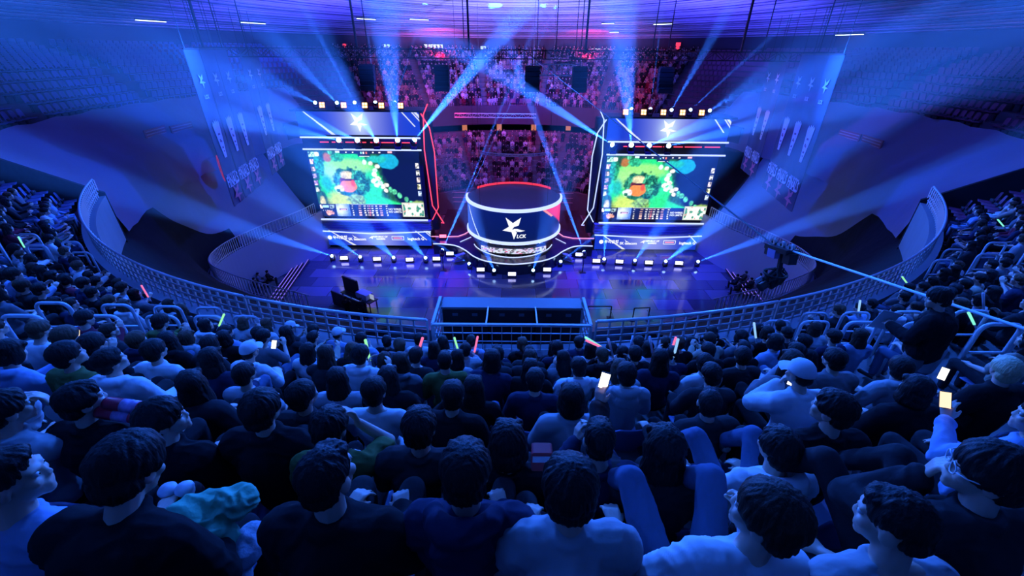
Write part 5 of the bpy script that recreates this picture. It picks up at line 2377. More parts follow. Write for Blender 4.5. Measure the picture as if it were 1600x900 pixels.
def onto(root, me, pts_faces, direction, lift, name, m, parent):
    """lay flat lettering on a garment: each point moves along direction until it meets the cloth"""
    bv = BVHTree.FromPolygons([v.co.copy() for v in me.vertices], [tuple(p.vertices) for p in me.polygons])
    d = Vector(direction).normalized()
    out = MB()
    vs = []
    for v in pts_faces.v:
        v = Vector(v)
        h = bv.ray_cast(v - d * .5, d)
        vs.append((h[0] - d * lift) if h[0] is not None else v)
    out.v, out.f, out.m = vs, pts_faces.f, pts_faces.m
    return local(parent, name, out, m)


def fg(px, py, row, P, topk, colour, hairk, label, hairm=0, trousers='charcoal', seed=0, scale=1.0, clamp=.16):
    J = joints(P)
    loc, rz, a, off = place_head(px, py, row, J, scale)
    if abs(off) > clamp:      # stay on the seat: shift back along the row's radius
        d = Vector((-math.sin(rz), math.cos(rz), 0))
        loc = loc + d * (off - math.copysign(clamp, off))
    o, J = person_custom(P, loc, rz, topk, colour, hairk, M_hair[hairm] if isinstance(hairm, int) else hairm, trousers, label, seed, scale)
    taken.append((row, a))
    SEATED.append((row, a, True))
    print('FG %-38s row %d off %+.2f' % (label[:38], row, off))
    return o, J


def kid(o, name):
    return [c for c in o.children if c.name.split('.')[0] == name][0]


# --- nearest row
fg(14, 748, 8, Pose(yaw=-.95, lean=.05), 'tee', 'light blue', 'crop', 'person in profile with lit cheek, beside the bowed person with the teal jacket', seed=1)
oB, jB = fg(158, 782, 8, Pose(lean=.42, nod=.25, armL='clasp', armR='clasp'), 'jacket', 'black', 'fluffy', 'person bowed forward with big round dark hair, teal jacket over the knees', seed=2, scale=1.04)
oC, jC = fg(512, 745, 8, Pose(yaw=-.22, lean=.02, build=1.1), 'jacket', 'black', 'crop', 'person in black jacket with printed pale marks low on the back', seed=3, scale=1.02)
oD, jD = fg(727, 737, 8, Pose(yaw=.05, lean=.05, build=1.05), 'hoodie', 'navy', 'short', 'person in navy hooded top with bare nape, between black jacket and pale sweatshirt', seed=4)
oE, jE = fg(890, 762, 8, Pose(yaw=-.1, lean=.08, build=1.05), 'sweat', 'pale grey', 'fluffy', 'person in pale grey-blue sweatshirt with full hair, bottom row', seed=5)
oF, jF = fg(1195, 805, 8, Pose(yaw=.75, side=.14, lean=-.04, legs='up', armL='armrest', armR='chin'), 'tee', 'white', 'fluffy', 'person in white T-shirt slouched with both denim knees drawn up', seed=6, trousers='denim', hairm=1)
oG, jG = fg(1395, 815, 8, Pose(yaw=.62, nod=.12, lean=.10, build=1.05), 'tee', 'pale grey', 'crop', 'person with bare ear and dark band of letters across the pale shirt back', seed=7)
oH, jH = fg(1540, 740, 8, Pose(yaw=.95, lean=.03, legs='up', armL='chin', armR='lap'), 'jacket', 'charcoal', 'fluffy', 'person in glasses resting chin on hand, charcoal jacket, bottom row', seed=8)
# --- second nearest row
fg(412, 640, 7, Pose(lean=.04, build=1.15, yaw=-.1), 'jacket', 'black', 'fluffy', 'broad person in black top with full hair, second row, in front of the printed jacket', seed=9)
fg(130, 627, 7, Pose(yaw=-.5, build=1.1), 'sweat', 'black', 'short', 'person in black sweatshirt with pale nape, looking towards the person with the upturned face', seed=10)
fg(258, 655, 7, Pose(yaw=-.95, nod=-.12, lean=.05), 'jacket', 'black', 'fluffy', 'person with upturned face in profile beside red snack packets', seed=11)
fg(12, 640, 7, Pose(yaw=-.4, armL='face', armR='face', lean=.1), 'sweat', 'pale grey', 'short', 'person with both hands held to the face, second row, control-desk end', seed=12)
oM, jM = fg(517, 668, 7, Pose(yaw=-.1, armR='face', lean=.06), 'tee', 'olive', 'short', 'person in olive T-shirt with raised forearm, second row', seed=13)
fg(656, 668, 7, Pose(lean=.03), 'sweat', 'charcoal', 'short', 'person in charcoal top with violet collar edge, second row before the navy hood', seed=14)
fg(794, 690, 7, Pose(lean=.05, yaw=-.1), 'sweat', 'black', 'bob', 'person with bobbed dark hair in black, second row beside pale sweatshirt', seed=15)
fg(936, 688, 7, Pose(lean=.05, yaw=-.15, armL='phone', armR='phone'), 'sweat', 'navy', 'crop', 'person with round cropped head and hands raised in front, second row', seed=16)
oQ, jQ = fg(1040, 706, 7, Pose(lean=.05, yaw=.1, armL='reach', armR='lap'), 'jacket', 'charcoal', 'long', 'person with long dark hair holding up a bright phone', seed=17, scale=1.03)
oR, jR = fg(1215, 700, 7, Pose(yaw=.1, legs='up', armL='armrest', armR='lap', slouch=.03), 'hoodie', 'white', 'short', 'person in white hoodie with pale denim knees drawn up', seed=18, trousers='denim')
fg(1300, 640, 7, Pose(yaw=.5, lean=.03), 'sweat', 'black', 'short', 'person in black with plum collar looking towards the drum, second row', seed=19)
oU, jU = fg(1625, 655, 7, Pose(yaw=.7, armL='phone', armR='lap', side=.1), 'sweat', 'light blue', 'short', 'person in pale blue long sleeves leaning in with a phone, at the picture edge', seed=20)

# printed marks and letters on two backs
pr = MB()
for i, (x, w) in enumerate(((-.12, .035), (-.065, .045), (-.01, .035), (.06, .06))):
    for dx, dz, a, b in ((0, .03, w, .006), (0, -.03, w, .006), (-w / 2, 0, .006, .06), (w / 2, 0, .006, .06), (0, .062, w * .9, .014), (0, 0, w * .5, .02)):
        n = 4
        pts = [(x + dx + sx * a / 2, -.3, .80 + dz + sz2 * b / 2) for sx, sz2 in ((-1, -1), (1, -1), (1, 1), (-1, 1))]
        pr.add(pts, [(0, 1, 2, 3)])
onto(oC, kid(oC, 'upper_garment').data, pr, (0, 1, 0), .004, 'back_print_lettering', mat('pale_print', (.35, .37, .45), .7), oC)
DBACK = Vector((0, .62, -.78))


def shoulder(x, v):
    return Vector((x, -.14 + v * .78, .99 + v * .62))


bd = MB()
for i in range(24):
    x0, x1 = -.24 + .27 * i / 24, -.24 + .27 * (i + 1) / 24
    for j in range(4):
        v0, v1 = -.045 + .026 * j, -.045 + .026 * (j + 1)
        bd.add([shoulder(x0, v0), shoulder(x1, v0), shoulder(x1, v1), shoulder(x0, v1)], [(0, 1, 2, 3)])
bn = onto(oG, kid(oG, 'upper_garment').data, bd, DBACK, .004, 'dark_band', mat('dark_print', (.015, .015, .02), .7), oG)
tx = text_mb('OWI', .085, (0, 0, 0), EX, EZ, th=.0, bold=.004)
tx.v = [tuple(shoulder(x - .11, z + .006)) for x, y, z in tx.v]
onto(oG, kid(oG, 'upper_garment').data, tx, DBACK, .008, 'lettering', mat('white_print', (.75, .75, .78), .7), bn)
# glasses
g = MB()
T = lambda x, y, z: jH['head'] + jH['HR'] @ Vector((x, y, z))
for s in (-1, 1):
    g.tube([T(.034 * s + .026 * math.cos(t * PI / 6), .100 - .004 * abs(math.cos(t * PI / 6)), .004 + .021 * math.sin(t * PI / 6)) for t in range(12)], .0028, 6, closed=True)
    g.tube([T(.060 * s, .096, .006), T(.084 * s, .07, .010), T(.088 * s, -.01, .012), T(.084 * s, -.03, -.005)], .0026, 6)
g.tube([T(-.009, .103, .008), T(.009, .103, .008)], .0025, 6)
local(oH, 'glasses', g, mat('pale_glasses_frame', (.7, .7, .72), .3), True)

# --- persons of the middle rows whose look stands out in the photo
mid = [
    (243, 548, 'sweat', 'white', 'fluffy', 0, 'person in bright white shirt behind the first hoops'), (174, 565, 'hoodie', 'white', 'short', 3, ''), (383, 585, 'tee', 'pale grey', 'short', 0, ''), (213, 580, 'jacket', 'black', 'short', 1, ''),
    (108, 555, 'sweat', 'olive', 'fluffy', 3, ''), (300, 600, 'jacket', 'charcoal', 'long', 2, ''), (330, 560, 'sweat', 'navy', 'long', 0, ''), (412, 527, 'tee', 'grey', 'short', 5, ''), (390, 549, 'hoodie', 'white', 'cap', 1, ''),
    (475, 618, 'sweat', 'charcoal', 'fluffy', 3, ''), (527, 592, 'sweat', 'pale grey', 'long', 0, ''), (585, 612, 'tee', 'white', 'short', 0, ''), (607, 590, 'jacket', 'black', 'long', 1, ''), (553, 578, 'tee', 'pale grey', 'fluffy', 2, ''),
    (663, 600, 'tee', 'green', 'short', 3, ''), (705, 618, 'jacket', 'black', 'short', 6, ''), (740, 605, 'sweat', 'black', 'long', 0, ''), (836, 594, 'sweat', 'navy', 'short', 0, ''), (893, 622, 'sweat', 'pale grey', 'bob', 0, ''),
    (952, 640, 'jacket', 'black', 'long', 1, ''), (978, 585, 'hoodie', 'pale grey', 'fluffy', 0, ''), (1035, 592, 'jacket', 'navy', 'short', 1, ''), (1108, 630, 'jacket', 'charcoal', 'crop', 3, ''), (1163, 615, 'sweat', 'black', 'fluffy', 0, ''),
    (1110, 585, 'sweat', 'charcoal', 'short', 1, ''), (1249, 585, 'jacket', 'white', 'cap', 6, ''), (1290, 600, 'tee', 'grey', 'short', 5, ''), (1352, 608, 'jacket', 'charcoal', 'short', 3, ''), (1430, 608, 'jacket', 'black', 'bob', 0, ''),
    (1490, 600, 'jacket', 'black', 'fluffy', 1, ''), (1405, 575, 'hoodie', 'pale grey', 'fluffy', 3, ''), (1345, 555, 'tee', 'white', 'short', 0, ''), (1243, 550, 'sweat', 'pale grey', 'short', 0, ''), (1095, 690, '', '', '', 0, ''),
    (655, 530, 'tee', 'white', 'short', 0, ''), (565, 530, 'hoodie', 'light blue', 'short', 1, ''), (745, 585, 'sweat', 'black', 'short', 0, ''), (1570, 578, 'jacket', 'black', 'BLOND', 3, ''), (560, 540, 'tee', 'white', 'long', 0, ''),
]


def auto_label(colour, topk, row, n, side):
    return 'person in %s %s, parapet row %s, seat %s from cage, %s' % (colour, TOPWORD[topk], word(row), word(n), side)


def seat_no(row, a):
    """ordinal of a place along its row counted from the middle of the block"""
    R = bowl((row + .02) / NROW, a)
    da = .52 / math.hypot((A1 + (A2 - A1) * row / NROW) * math.sin(a), (B1 + (B2 - B1) * row / NROW) * math.cos(a))
    return R, da


n_used = 20
used_labels = set()


def uniq(colour, topk, row, a, hairk):
    nlen = 0
    # arc length from the middle in seats
    steps = 24
    L = 0
    p = bowl((row + .02) / NROW, -PI / 2)
    for i in range(1, steps + 1):
        q = bowl((row + .02) / NROW, -PI / 2 + (a + PI / 2) * i / steps)
        L += (q - p).length
        p = q
    n = int(L / .52) + 1
    side = CAMS if a > -PI / 2 else DESKS
    lb = auto_label(colour, topk, row, n, side)
    while lb in used_labels:
        n += 1
        lb = auto_label(colour, topk, row, n, side)
    used_labels.add(lb)
    return lb


GP = 'audience on the near block'
for px, py, topk, col, hk, li, lb in mid:
    if not topk:
        continue
    J = LIB[li]['J']
    row = best_row(px, py, J)
    loc, rz, a, off = place_head(px, py, row, J)
    if abs(off) > .15:
        d = Vector((-math.sin(rz), math.cos(rz), 0))
        loc = loc + d * (off - math.copysign(.15, off))
    if any(abs(r - row) < .5 and abs(a - b) * 24 < .40 for r, b in taken):
        continue
    hm = M_blond if hk == 'BLOND' else M_hair[0]
    o = person_lib(li, loc, rz + rnd6.uniform(-.1, .1), topk, col, 'short' if hk == 'BLOND' else hk, hm, rnd6.choice(['denim', 'charcoal', 'black']), lb or uniq(col, topk, row, a, hk), GP)
    if hk == 'BLOND':
        o['label'] = 'person with short bleached hair in black jacket, near the picture edge, camera side'
    taken.append((row, a))
    SEATED.append((row, a, True))
    n_used += 1

# the person standing in the inner aisle, on the camera side
P = Pose(legs='stand', lean=.16, nod=.15, yaw=.5, armL='carry', armR='stand', build=1.2)
jS = joints(P)
locS, rzS, aS, offS = place_head(1468, 466, 5, jS)
oS, jS = person_custom(P, locS, rzS + .35, 'jacket', 'black', 'fluffy', M_hair[0], 'grey', 'standing person in black jacket and grey trousers in the inner aisle, camera side', 31)
print('standing', offS, math.degrees(aS))
for r_ in (4, 5, 6):
    taken += [(r_, aS), (r_, aS + .012), (r_, aS - .012)]

# --- everyone else: seat by seat along the rows
EDGE_L, EDGE_R = math.radians(-138.5), math.radians(-41.5)
cand = []
for row in range(1, 15):
    s = (row + .02) / NROW
    for sgn in (-1, 1):
        a = -PI / 2 + (sgn * .011 if sgn > 0 else -.011)
        while EDGE_L < a < EDGE_R:
            r = math.hypot((A1 + (A2 - A1) * s) * math.sin(a), (B1 + (B2 - B1) * s) * math.cos(a))
            p, rz = seat_line(row, a)
            X, Y, Z = project(p + Vector((0, 0, 1.15)))
            ad = math.degrees(a)
            aisle = any(abs(ad - t) < (1.75 if abs(t + 90) < 25 else 1.9) for t in AISLES) and row < 6
            if Z > .9 and -140 < X < 1740 and Y < 930 and not aisle and row < 9 + (abs(ad + 90) > 25) * 6:
                cand.append((Z, row, a))
            a += sgn * .52 / r
cand.sort()
N_PERS = 270
COLW = ['black'] * 26 + ['charcoal'] * 14 + ['navy'] * 10 + ['grey'] * 9 + ['pale grey'] * 12 + ['white'] * 14 + ['light blue'] * 7 + ['olive'] * 3 + ['beige'] * 3 + ['maroon'] * 2
rest = []
STICKS = []
for Z, row, a in cand:
    if any(r == row and abs(a - b) * 24 < .44 for r, b in taken):
        continue
    rr = rnd6.random()
    if rr > .95:
        continue
    li = rnd6.choice([0, 0, 1, 2, 3, 4, 5, 6, 7, 0, 1])
    side_look = 0
    col = rnd6.choice(COLW)
    topk = rnd6.choice(['tee', 'tee', 'sweat', 'hoodie', 'jacket', 'sweat'])
    hk = rnd6.choice(['short', 'short', 'short', 'fluffy', 'fluffy', 'crop', 'long', 'long', 'bob', 'tail'] + (['cap'] if rnd6.random() < .3 else []))
    p, rz = seat_line(row, a)
    jit = Vector((rnd6.uniform(-.04, .04), rnd6.uniform(-.05, .07), 0))
    jit.rotate(Euler((0, 0, rz)))
    rz2 = rz + rnd6.uniform(-.18, .18)
    if n_used < N_PERS:
        hm = M_hair[rnd6.choice([0, 0, 0, 0, 1, 2])]
        person_lib(li, p + jit, rz2, topk, col, hk, hm, rnd6.choice(['denim', 'charcoal', 'black', 'navy']), uniq(col, topk, row, a, hk), GP, rnd6.uniform(.95, 1.05))
        n_used += 1
        SEATED.append((row, a, True))
        if li == 4 and Z < 14:
            STICKS.append((p + jit, rz2, row, a))
    else:
        rest.append((p + jit, rz2, col, hk, li))
print('individual persons', n_used, 'merged', len(rest), 'maxdepth')


# --- simple figures for the farther audience, one mesh of stuff per stand
def low_person(scale=1.0, seed=0):
    """(verts, faces, material index) of a plain seated figure: trunk, arms, thighs, head, hair"""
    m = MB()
    m.cur = 0
    m.tube([(0, -.02, .40), (0, -.03, .55), (0, -.05, .80), (0, -.05, .95), (0, -.04, 1.03)], [.13, .15, .185, .16, .06], 8)
    for s in (-1, 1):
        m.tube([(.18 * s, -.05, .96), (.25 * s, .02, .73), (.14 * s, .26, .62)], [.06, .05, .04], 6)
        m.tube([(.10 * s, .02, .50), (.13 * s, .43, .53), (.13 * s, .42, .08)], [.085, .065, .05], 6)
    m.cur = 1
    m.ellipsoid((0, .01, 1.17), (.075, .092, .11), nu=8, nv=6)
    m.cur = 2
    m.ellipsoid((0, -.022, 1.215), (.092, .108, .095), nu=8, nv=6)
    m.ellipsoid((0, -.06, 1.14), (.075, .05, .07), nu=6, nv=5)
    return np.array(m.v), m.f, m.m


def crowd_mesh(name, items, label, mats_, pick):
    V0, F0, M0 = low_person()
    V, F, M = [], [], []
    n = 0
    for loc, rz, ci, hi, sc in items:
        c, s = math.cos(rz), math.sin(rz)
        R = np.array([[c, s, 0], [-s, c, 0], [0, 0, 1]])
        V.append((V0 * sc) @ R + np.array(loc))
        F.extend([tuple(i + n for i in f) for f in F0])
        M.extend([ci if m == 0 else (m + 99 if m == 1 else hi) for m in M0])
        n += len(V0)
    nm = len(mats_)
    M = [nm - 3 if m == 100 else m for m in M]
    me = bpy.data.meshes.new(name)
    me.from_pydata(np.concatenate(V).tolist(), [], F)
    for m in mats_:
        me.materials.append(m)
    me.polygons.foreach_set('material_index', M)
    me.polygons.foreach_set('use_smooth', [True] * len(F))
    me.update()
    o = bpy.data.objects.new(name, me)
    COL.objects.link(o)
    return tag(o, label, 'crowd', None, 'stuff')


cols = list(CLOTH)
cm = [cloth(c) for c in cols] + [M_skin, M_hair[0], M_hair[2]]
NMAT = len(cm)
if rest:
    crowd_mesh('crowd', [(p, rz, cols.index(c), NMAT - 2 if rnd6.random() < .85 else NMAT - 1, 1.0) for p, rz, c, hk, li in rest], 'seated spectators in the outer parts of the near block', cm, None)

# far stands: lower and upper, in wedges between stairs
COLW_FAR = ['black'] * 24 + ['charcoal'] * 16 + ['navy'] * 6 + ['grey'] * 24 + ['pale grey'] * 16 + ['white'] * 3 + ['beige'] * 5 + ['maroon'] * 4


def far_items(rows, seatfn, a0, a1, aisles, spacing, occ, aw):
    out = []
    for k in rows:
        a = a0
        while a < a1:
            p, r = seatfn(k, a)
            if rnd6.random() < occ and not any(abs(math.degrees(a) - t) < aw for t in aisles):
                rz = a + PI / 2 + PI * 0
                c = rnd6.choice(COLW_FAR)
                out.append((p, rz + rnd6.uniform(-.2, .2), cols.index(c), NMAT - 2 if rnd6.random() < .85 else NMAT - 1, rnd6.uniform(.88, .98)))
            a += spacing / r
    return out


def low_seat(k, a):
    A, B, z = lowp(k + .62)
    p = ell(A, B, a)
    p.z = lowp(k)[2]
    return p, math.hypot(A * math.sin(a), B * math.cos(a))


def up_seat(k, a):
    p = bowl((k + .02) / NROW, a)
    p.z = row_floor(k)
    return p, 30.0


FAIS = [54, 72.5, 81.2, 98.8, 107.5, 126]
UAIS = [45, 63, 81, 99, 117, 135]
crowd_mesh('crowd', far_items(range(LROW - 2), low_seat, math.radians(48), math.radians(132), FAIS, .52, .93, 1.2), 'seated spectators filling the far lower stand behind the drum', cm, None)
crowd_mesh('crowd', far_items(range(1, 16), up_seat, math.radians(46), math.radians(134), UAIS, .52, .9, 1.0), 'seated spectators filling the far upper stand under the truss', cm, None)

# --- seats: those of the nearest rows, then the empty rows beyond the block
n_seat = 0
GS1 = 'seats of the occupied nearest rows'
lab = set()
for row, a, occ in SEATED:
    if row < 5:
        continue
    p, rz = seat_line(row, a)
    X, Y, Z = project(p + Vector((0, 0, .8)))
    if not (-80 < X < 1680 and Z > .5 and Y < 1050) or n_seat > 110:
        continue
    n = int(abs(a + PI / 2) * 24 / .52) + 1
    side = CAMS if a > -PI / 2 else DESKS
    lb = 'blue seat under its sitter, parapet row %s, place %s from cage, %s' % (word(row), word(n), side)
    while lb in lab:
        n += 1
        lb = 'blue seat under its sitter, parapet row %s, place %s from cage, %s' % (word(row), word(n), side)
    lab.add(lb)
    make_seat(p, rz, lb, GS1)
    n_seat += 1
emp = []
for row in range(1, 17):
    s = (row + .02) / NROW
    for sgn in (-1, 1):
        a = EDGE_L - math.radians(2.5) if sgn < 0 else EDGE_R + math.radians(2.5)
        lim = 75
        while abs(math.degrees(a) + 90) < 48.5 + lim:
            off = abs(math.degrees(a) + 90)
            r = math.hypot((A1 + (A2 - A1) * s) * math.sin(a), (B1 + (B2 - B1) * s) * math.cos(a))
            p, rz = seat_line(row, a)
            X, Y, Z = project(p + Vector((0, 0, .8)))
            if -40 < X < 1640 and not (off > 57 and row < 6) and not (55.5 < off < 58) and not any(abs(off - t) < 1.2 for t in (74, 92, 110)):
                emp.append((Z, row, a, p, rz, sgn))
            a += sgn * .52 / r
emp.sort(key=lambda e: e[0])
GS2 = {-1: 'empty seats beyond the near block on the control-desk side', 1: 'empty seats beyond the near block on the cable-camera side'}
LB2 = {-1: 'empty blue seat in the unlit rows beyond the near block, desk side', 1: 'empty seat with red-lit tint in the dim rows beyond the near block, camera side'}
rest_seats = []
for Z, row, a, p, rz, sgn in emp:
    if n_seat < 298:
        make_seat(p, rz, LB2[sgn], GS2[sgn], M_seat_redlit if sgn > 0 else None)
        n_seat += 1
    else:
        rest_seats.append((p, rz, sgn))


def seat_block(name, items, m, label):
    V0, F0 = [], []
    b = MB()
    b.rbox((0, -.27, .66), (.42, .05, .40), .08, Matrix.Rotation(-.15, 3, 'X'))
    b.box((0, -.02, .42), (.42, .42, .04))
    b.box((0, -.22, .2), (.1, .08, .4))
    V0, F0 = np.array(b.v), b.f
    V, F, n = [], [], 0
    for p, rz in items:
        c, s = math.cos(rz), math.sin(rz)
        V.append(V0 @ np.array([[c, s, 0], [-s, c, 0], [0, 0, 1]]) + np.array(p))
        F.extend([tuple(i + n for i in f) for f in F0])
        n += len(V0)
    me = bpy.data.meshes.new(name)
    me.from_pydata(np.concatenate(V).tolist(), [], F)
    me.materials.append(m)
    o = bpy.data.objects.new(name, me)
    COL.objects.link(o)
    return tag(o, label, 'seating', None, 'stuff')


for sgn, nm in ((-1, 'control-desk'), (1, 'cable-camera')):
    it = [(p, rz) for p, rz, s in rest_seats if s == sgn]
    if it:
        seat_block('seating', it, M_seat_redlit if sgn > 0 else M_seat, 'rows of empty seats high on the unlit side stand, %s side' % nm)
it = []
for k in range(1, 16):
    a = math.radians(14)
    while a < math.radians(166):
        if not any(abs(math.degrees(a) - t) < 1.0 for t in UAIS):
            p, r = up_seat(k, a)
            it.append((p, a + PI / 2))
        a += .52 / 30
seat_block('seating', it, M_seat_redlit, 'rows of seats of the far upper stand')
it = []
for k in range(LROW - 2):
    a = math.radians(42)
    while a < math.radians(138):
        if not any(abs(math.degrees(a) - t) < 1.2 for t in FAIS):
            p, r = low_seat(k, a)
            it.append((p, a + PI / 2))
        a += .52 / 20
seat_block('seating', it, M_seat_redlit, 'rows of seats of the far lower stand')
print('seats', n_seat, 'rest', len(rest_seats))
# ------------------------------------------------------------------ things people hold or have by them; staff and players
E_phone = emat('phone_screen_white', (1.0, .95, .85), 2.2)
E_phone2 = emat('phone_screen_warm', (1.0, .75, .5), 1.3)


def world(o, v):
    return parent_matrix(o) @ Vector(v)


def phone(c, up, facing, label, m=None, big=1.0):
    """slab with a lit face; up along its long side, facing towards the holder"""
    up, f = Vector(up).normalized(), Vector(facing).normalized()
    f = (f - up * f.dot(up)).normalized()
    x = up.cross(f)
    R = Matrix((x, f, up)).transposed()
    big *= .82
    root = empty('phone', c, label, 'phone', 'phones in the audience')
    b = MB()
    b.rbox((0, 0, 0), (.075 * big, .009, .155 * big), .01, R)
    local(root, 'body', b, M_black)
    b = MB()
    b.box(R @ Vector((0, .0055, 0)), (.067 * big, .002, .142 * big), R)
    local(root, 'lit_screen', b, m or E_phone)
    return root


def hand_pos(o, J, s, dy=.085):
    return world(o, J['wr', s] + J['hd', s] * dy)


def towards_cam(p, k=1.0):
    return (CAM - Vector(p)).normalized()


h = hand_pos(oQ, jQ, -1)
phone(h + Vector((.02, .02, .08)), (.12, .05, 1), towards_cam(h), 'bright phone held up by the long-haired person in the second row')
h = hand_pos(oU, jU, -1)
phone(h + Vector((-.03, .02, .06)), (-.2, .3, 1), towards_cam(h), 'phone with warm lit screen held at the picture edge, camera side', E_phone2)
# phones in the middle rows: in front of the heads they belong to
for px, py, row, lb, m in ((1238, 593, 6, 'small lit phone beside the person in the pale cap', E_phone), (1474, 584, 6, 'lit phone with white frame picture among the black jackets, camera side', E_phone), (428, 538, 3, 'lit phone held beside the inner aisle hoops, desk side', E_phone),
                           (120, 522, 3, 'lit phone low between the first hoops, desk side', E_phone2)):
    p = CAM + ray(px, py) * {6: 4.0, 3: 5.6}[row]
    phone(p, (.25, .3, 1), towards_cam(p), lb, m)

# glow sticks
GLOW = [((.25, 1.0, .75), 'green-white'), ((1.0, .2, .45), 'pink'), ((.3, .6, 1.0), 'pale blue'), ((.35, 1.0, .45), 'green')]
r8 = random.Random(21)
seen = {}


def stick(a, d, L, ci, label, lit=True, group='cheering sticks in the audience'):
    d = Vector(d).normalized()
    root = empty('cheering_stick', a, label, 'cheering stick', group)
    b = MB()
    b.tube([Vector((0, 0, 0)), d * .10], .014, 8)
    local(root, 'grip', b, mat('white_grip', (.7, .7, .72), .4))
    b = MB()
    b.tube([d * .10, d * (L * .98), d * L], [.017, .019, .008], 10)
    col, nm = GLOW[ci]
    local(root, 'tube', b, emat(nm.replace('-', '_') + '_glow', col, 1.0) if lit else mat('clear_white_tube', (.7, .75, .85), .3), True)


for i, (p, rz, row, a) in enumerate(STICKS[:6]):
    n = int(abs(a + PI / 2) * 24 / .52) + 1
    J = LIB[4]['J']
    for s in (-1, 1):
        if s == 1 and i % 3 == 0:
            continue
        lit = r8.random() < .6
        ci = r8.randrange(4)
        v = J['wr', s] + J['hd', s] * .06
        v = Matrix.Rotation(rz, 3, 'Z') @ v + Vector(p)
        d = Matrix.Rotation(rz, 3, 'Z') @ Vector((.25 * s, .35, 1))
        stick(v - d.normalized() * .08, d, .40, ci, '%s stick in %s hand, parapet row %s, seat %s from cage, %s' % ((GLOW[ci][1] + ' glowing') if lit else 'unlit white', ('outer' if (s < 0) == (a < -PI / 2) else 'inner'), word(row), word(n), CAMS if a > -PI / 2 else DESKS), lit)
for px, py, d_, dirv, ci, lb in ((35, 381, 11.0, (-.1, .1, 1), 0, 'rainbow-lit stick high in the outer rows, desk side'), (228, 458, 9.3, (-.2, .1, 1), 1, 'pink lit stick near the parapet, outer desk side'), (931, 537, 6.4, (-.9, .2, .5), 0, 'green lit stick slanting beside the cage, camera side'),
                                 (934, 540, 6.3, (-.9, .2, .35), 1, 'pink lit stick crossing the green one beside the cage'), (1416, 441, 10.4, (-.7, .2, .7), 3, 'green lit stick in the outer rows by the hoops, camera side'), (1565, 350, 12.3, (-.7, .2, .6), 0, 'green-white lit stick high in the outer rows, camera side'),
                                 (1180, 520, 7.2, (-.3, .2, 1), 2, 'pale blue lit stick near the inner hoops, camera side'), (1342, 483, 8.3, (-.2, .1, 1), 2, 'pale blue lit stick upright near the parapet, camera side'), (1519, 500, 6.6, (-.6, .1, .7), 0, 'green-white lit stick beside the standing person'),
                                 (655, 545, 6.0, (.35, .1, 1), 1, 'pink lit stick leaning beside the cage, desk side'), (345, 503, 7.9, (.5, .1, .8), 3, 'green lit stick beside the inner hoops, desk side'), (1055, 548, 6.0, (.05, .1, 1), 2, 'pale blue lit stick upright among heads, camera side')):
    stick(CAM + ray(px, py) * d_ - Vector(dirv).normalized() * .2, dirv, .40, ci, lb)

# red snack packets by the person with the upturned face
M_packet = mat('red_foil_packet', (.55, .02, .05), .3, vary=(14, .5))
for i, (px, py, lb) in enumerate(((198, 634, 'upper of two shiny red snack packets beside the upturned face'), (186, 648, 'lower of two shiny red snack packets beside the upturned face'))):
    p = CAM + ray(px, py) * 2.55
    root = empty('snack_packet', p, lb, 'snack packet', 'red snack packets')
    R = Matrix.Rotation(.2, 3, 'Y')
    b = MB()
    b.tube([R @ Vector((-.12, 0, 0)), R @ Vector((-.10, 0, 0)), R @ Vector((0, 0, 0)), R @ Vector((.10, 0, 0)), R @ Vector((.12, 0, 0))], [.034, .038, .040, .038, .034], 14)
    local(root, 'wrapper', b, M_packet, True)
    b = MB()
    b.tube([R @ Vector((-.02, 0, 0)), R @ Vector((.07, 0, 0))], .0405, 14)
    local(root, 'pale_print', b, mat('violet_foil_print', (.5, .3, .6), .35, vary=(30, .8)), True)
# red box in the second row
p = CAM + ray(846, 714) * 2.05
b = MB()
b.rbox((0, 0, 0), (.10, .06, .13), .012)
root = empty('snack_box', p, 'small red and white box between the bobbed head and the pale sweatshirt', 'snack box')
local(root, 'carton', b, mat('red_carton', (.55, .04, .05), .5))
b = MB()
b.box((0, -.031, .02), (.09, .003, .04))
local(root, 'white_band', b, mat('white_print', (.75, .75, .78), .7))

# teal jacket over the knees of the bowed person, pale blanket beneath
def lumps(items, voxel, fold, seed, material, label, name, cat, ff=11):
    mb = MB()
    for c, r, rt in items:
        mb.ellipsoid(c, r, Euler(rt).to_matrix())
    me = remesh(mb, voxel, 3, fold, ff, seed)
    me.materials.append(material)
    o = bpy.data.objects.new(name, me)
    COL.objects.link(o)
    return tag(o, label, cat)


kn = CAM + ray(318, 800) * 1.86
M_teal = mat('teal_jacket_cloth', (.11, .46, .28), .8, bump=((9, 9, 6), .8, .03))
lumps([(kn, (.17, .10, .05), (.2, .1, .3)), (kn + Vector((.12, .03, .02)), (.10, .09, .055), (0, .2, 0)), (kn + Vector((-.12, -.02, -.03)), (.09, .10, .06), (0, -.3, 0)), (kn + Vector((-.10, -.12, -.10)), (.10, .06, .12), (.4, 0, 0)),
       (kn + Vector((.02, -.10, -.08)), (.11, .05, .11), (.5, 0, .2)), (kn + Vector((.09, -.06, -.06)), (.07, .06, .10), (.4, .3, 0))], .007, .034, 4, M_teal, 'crumpled teal jacket spread over the knees of the bowed person', 'jacket', 'jacket', 15)
lumps([(kn + Vector((.12, -.18, -.20)), (.12, .10, .05), (.5, .2, .4)), (kn + Vector((.19, -.06, -.14)), (.07, .10, .04), (.3, .3, .2)), (kn + Vector((.05, -.24, -.26)), (.10, .08, .05), (.5, 0, 0))], .008, .014, 9,
      mat('pale_blanket_cloth', (.55, .6, .72), .8, bump=((14, 14, 8), .9, .02)), 'pale crumpled blanket below the teal jacket', 'blanket', 'blanket', 14)
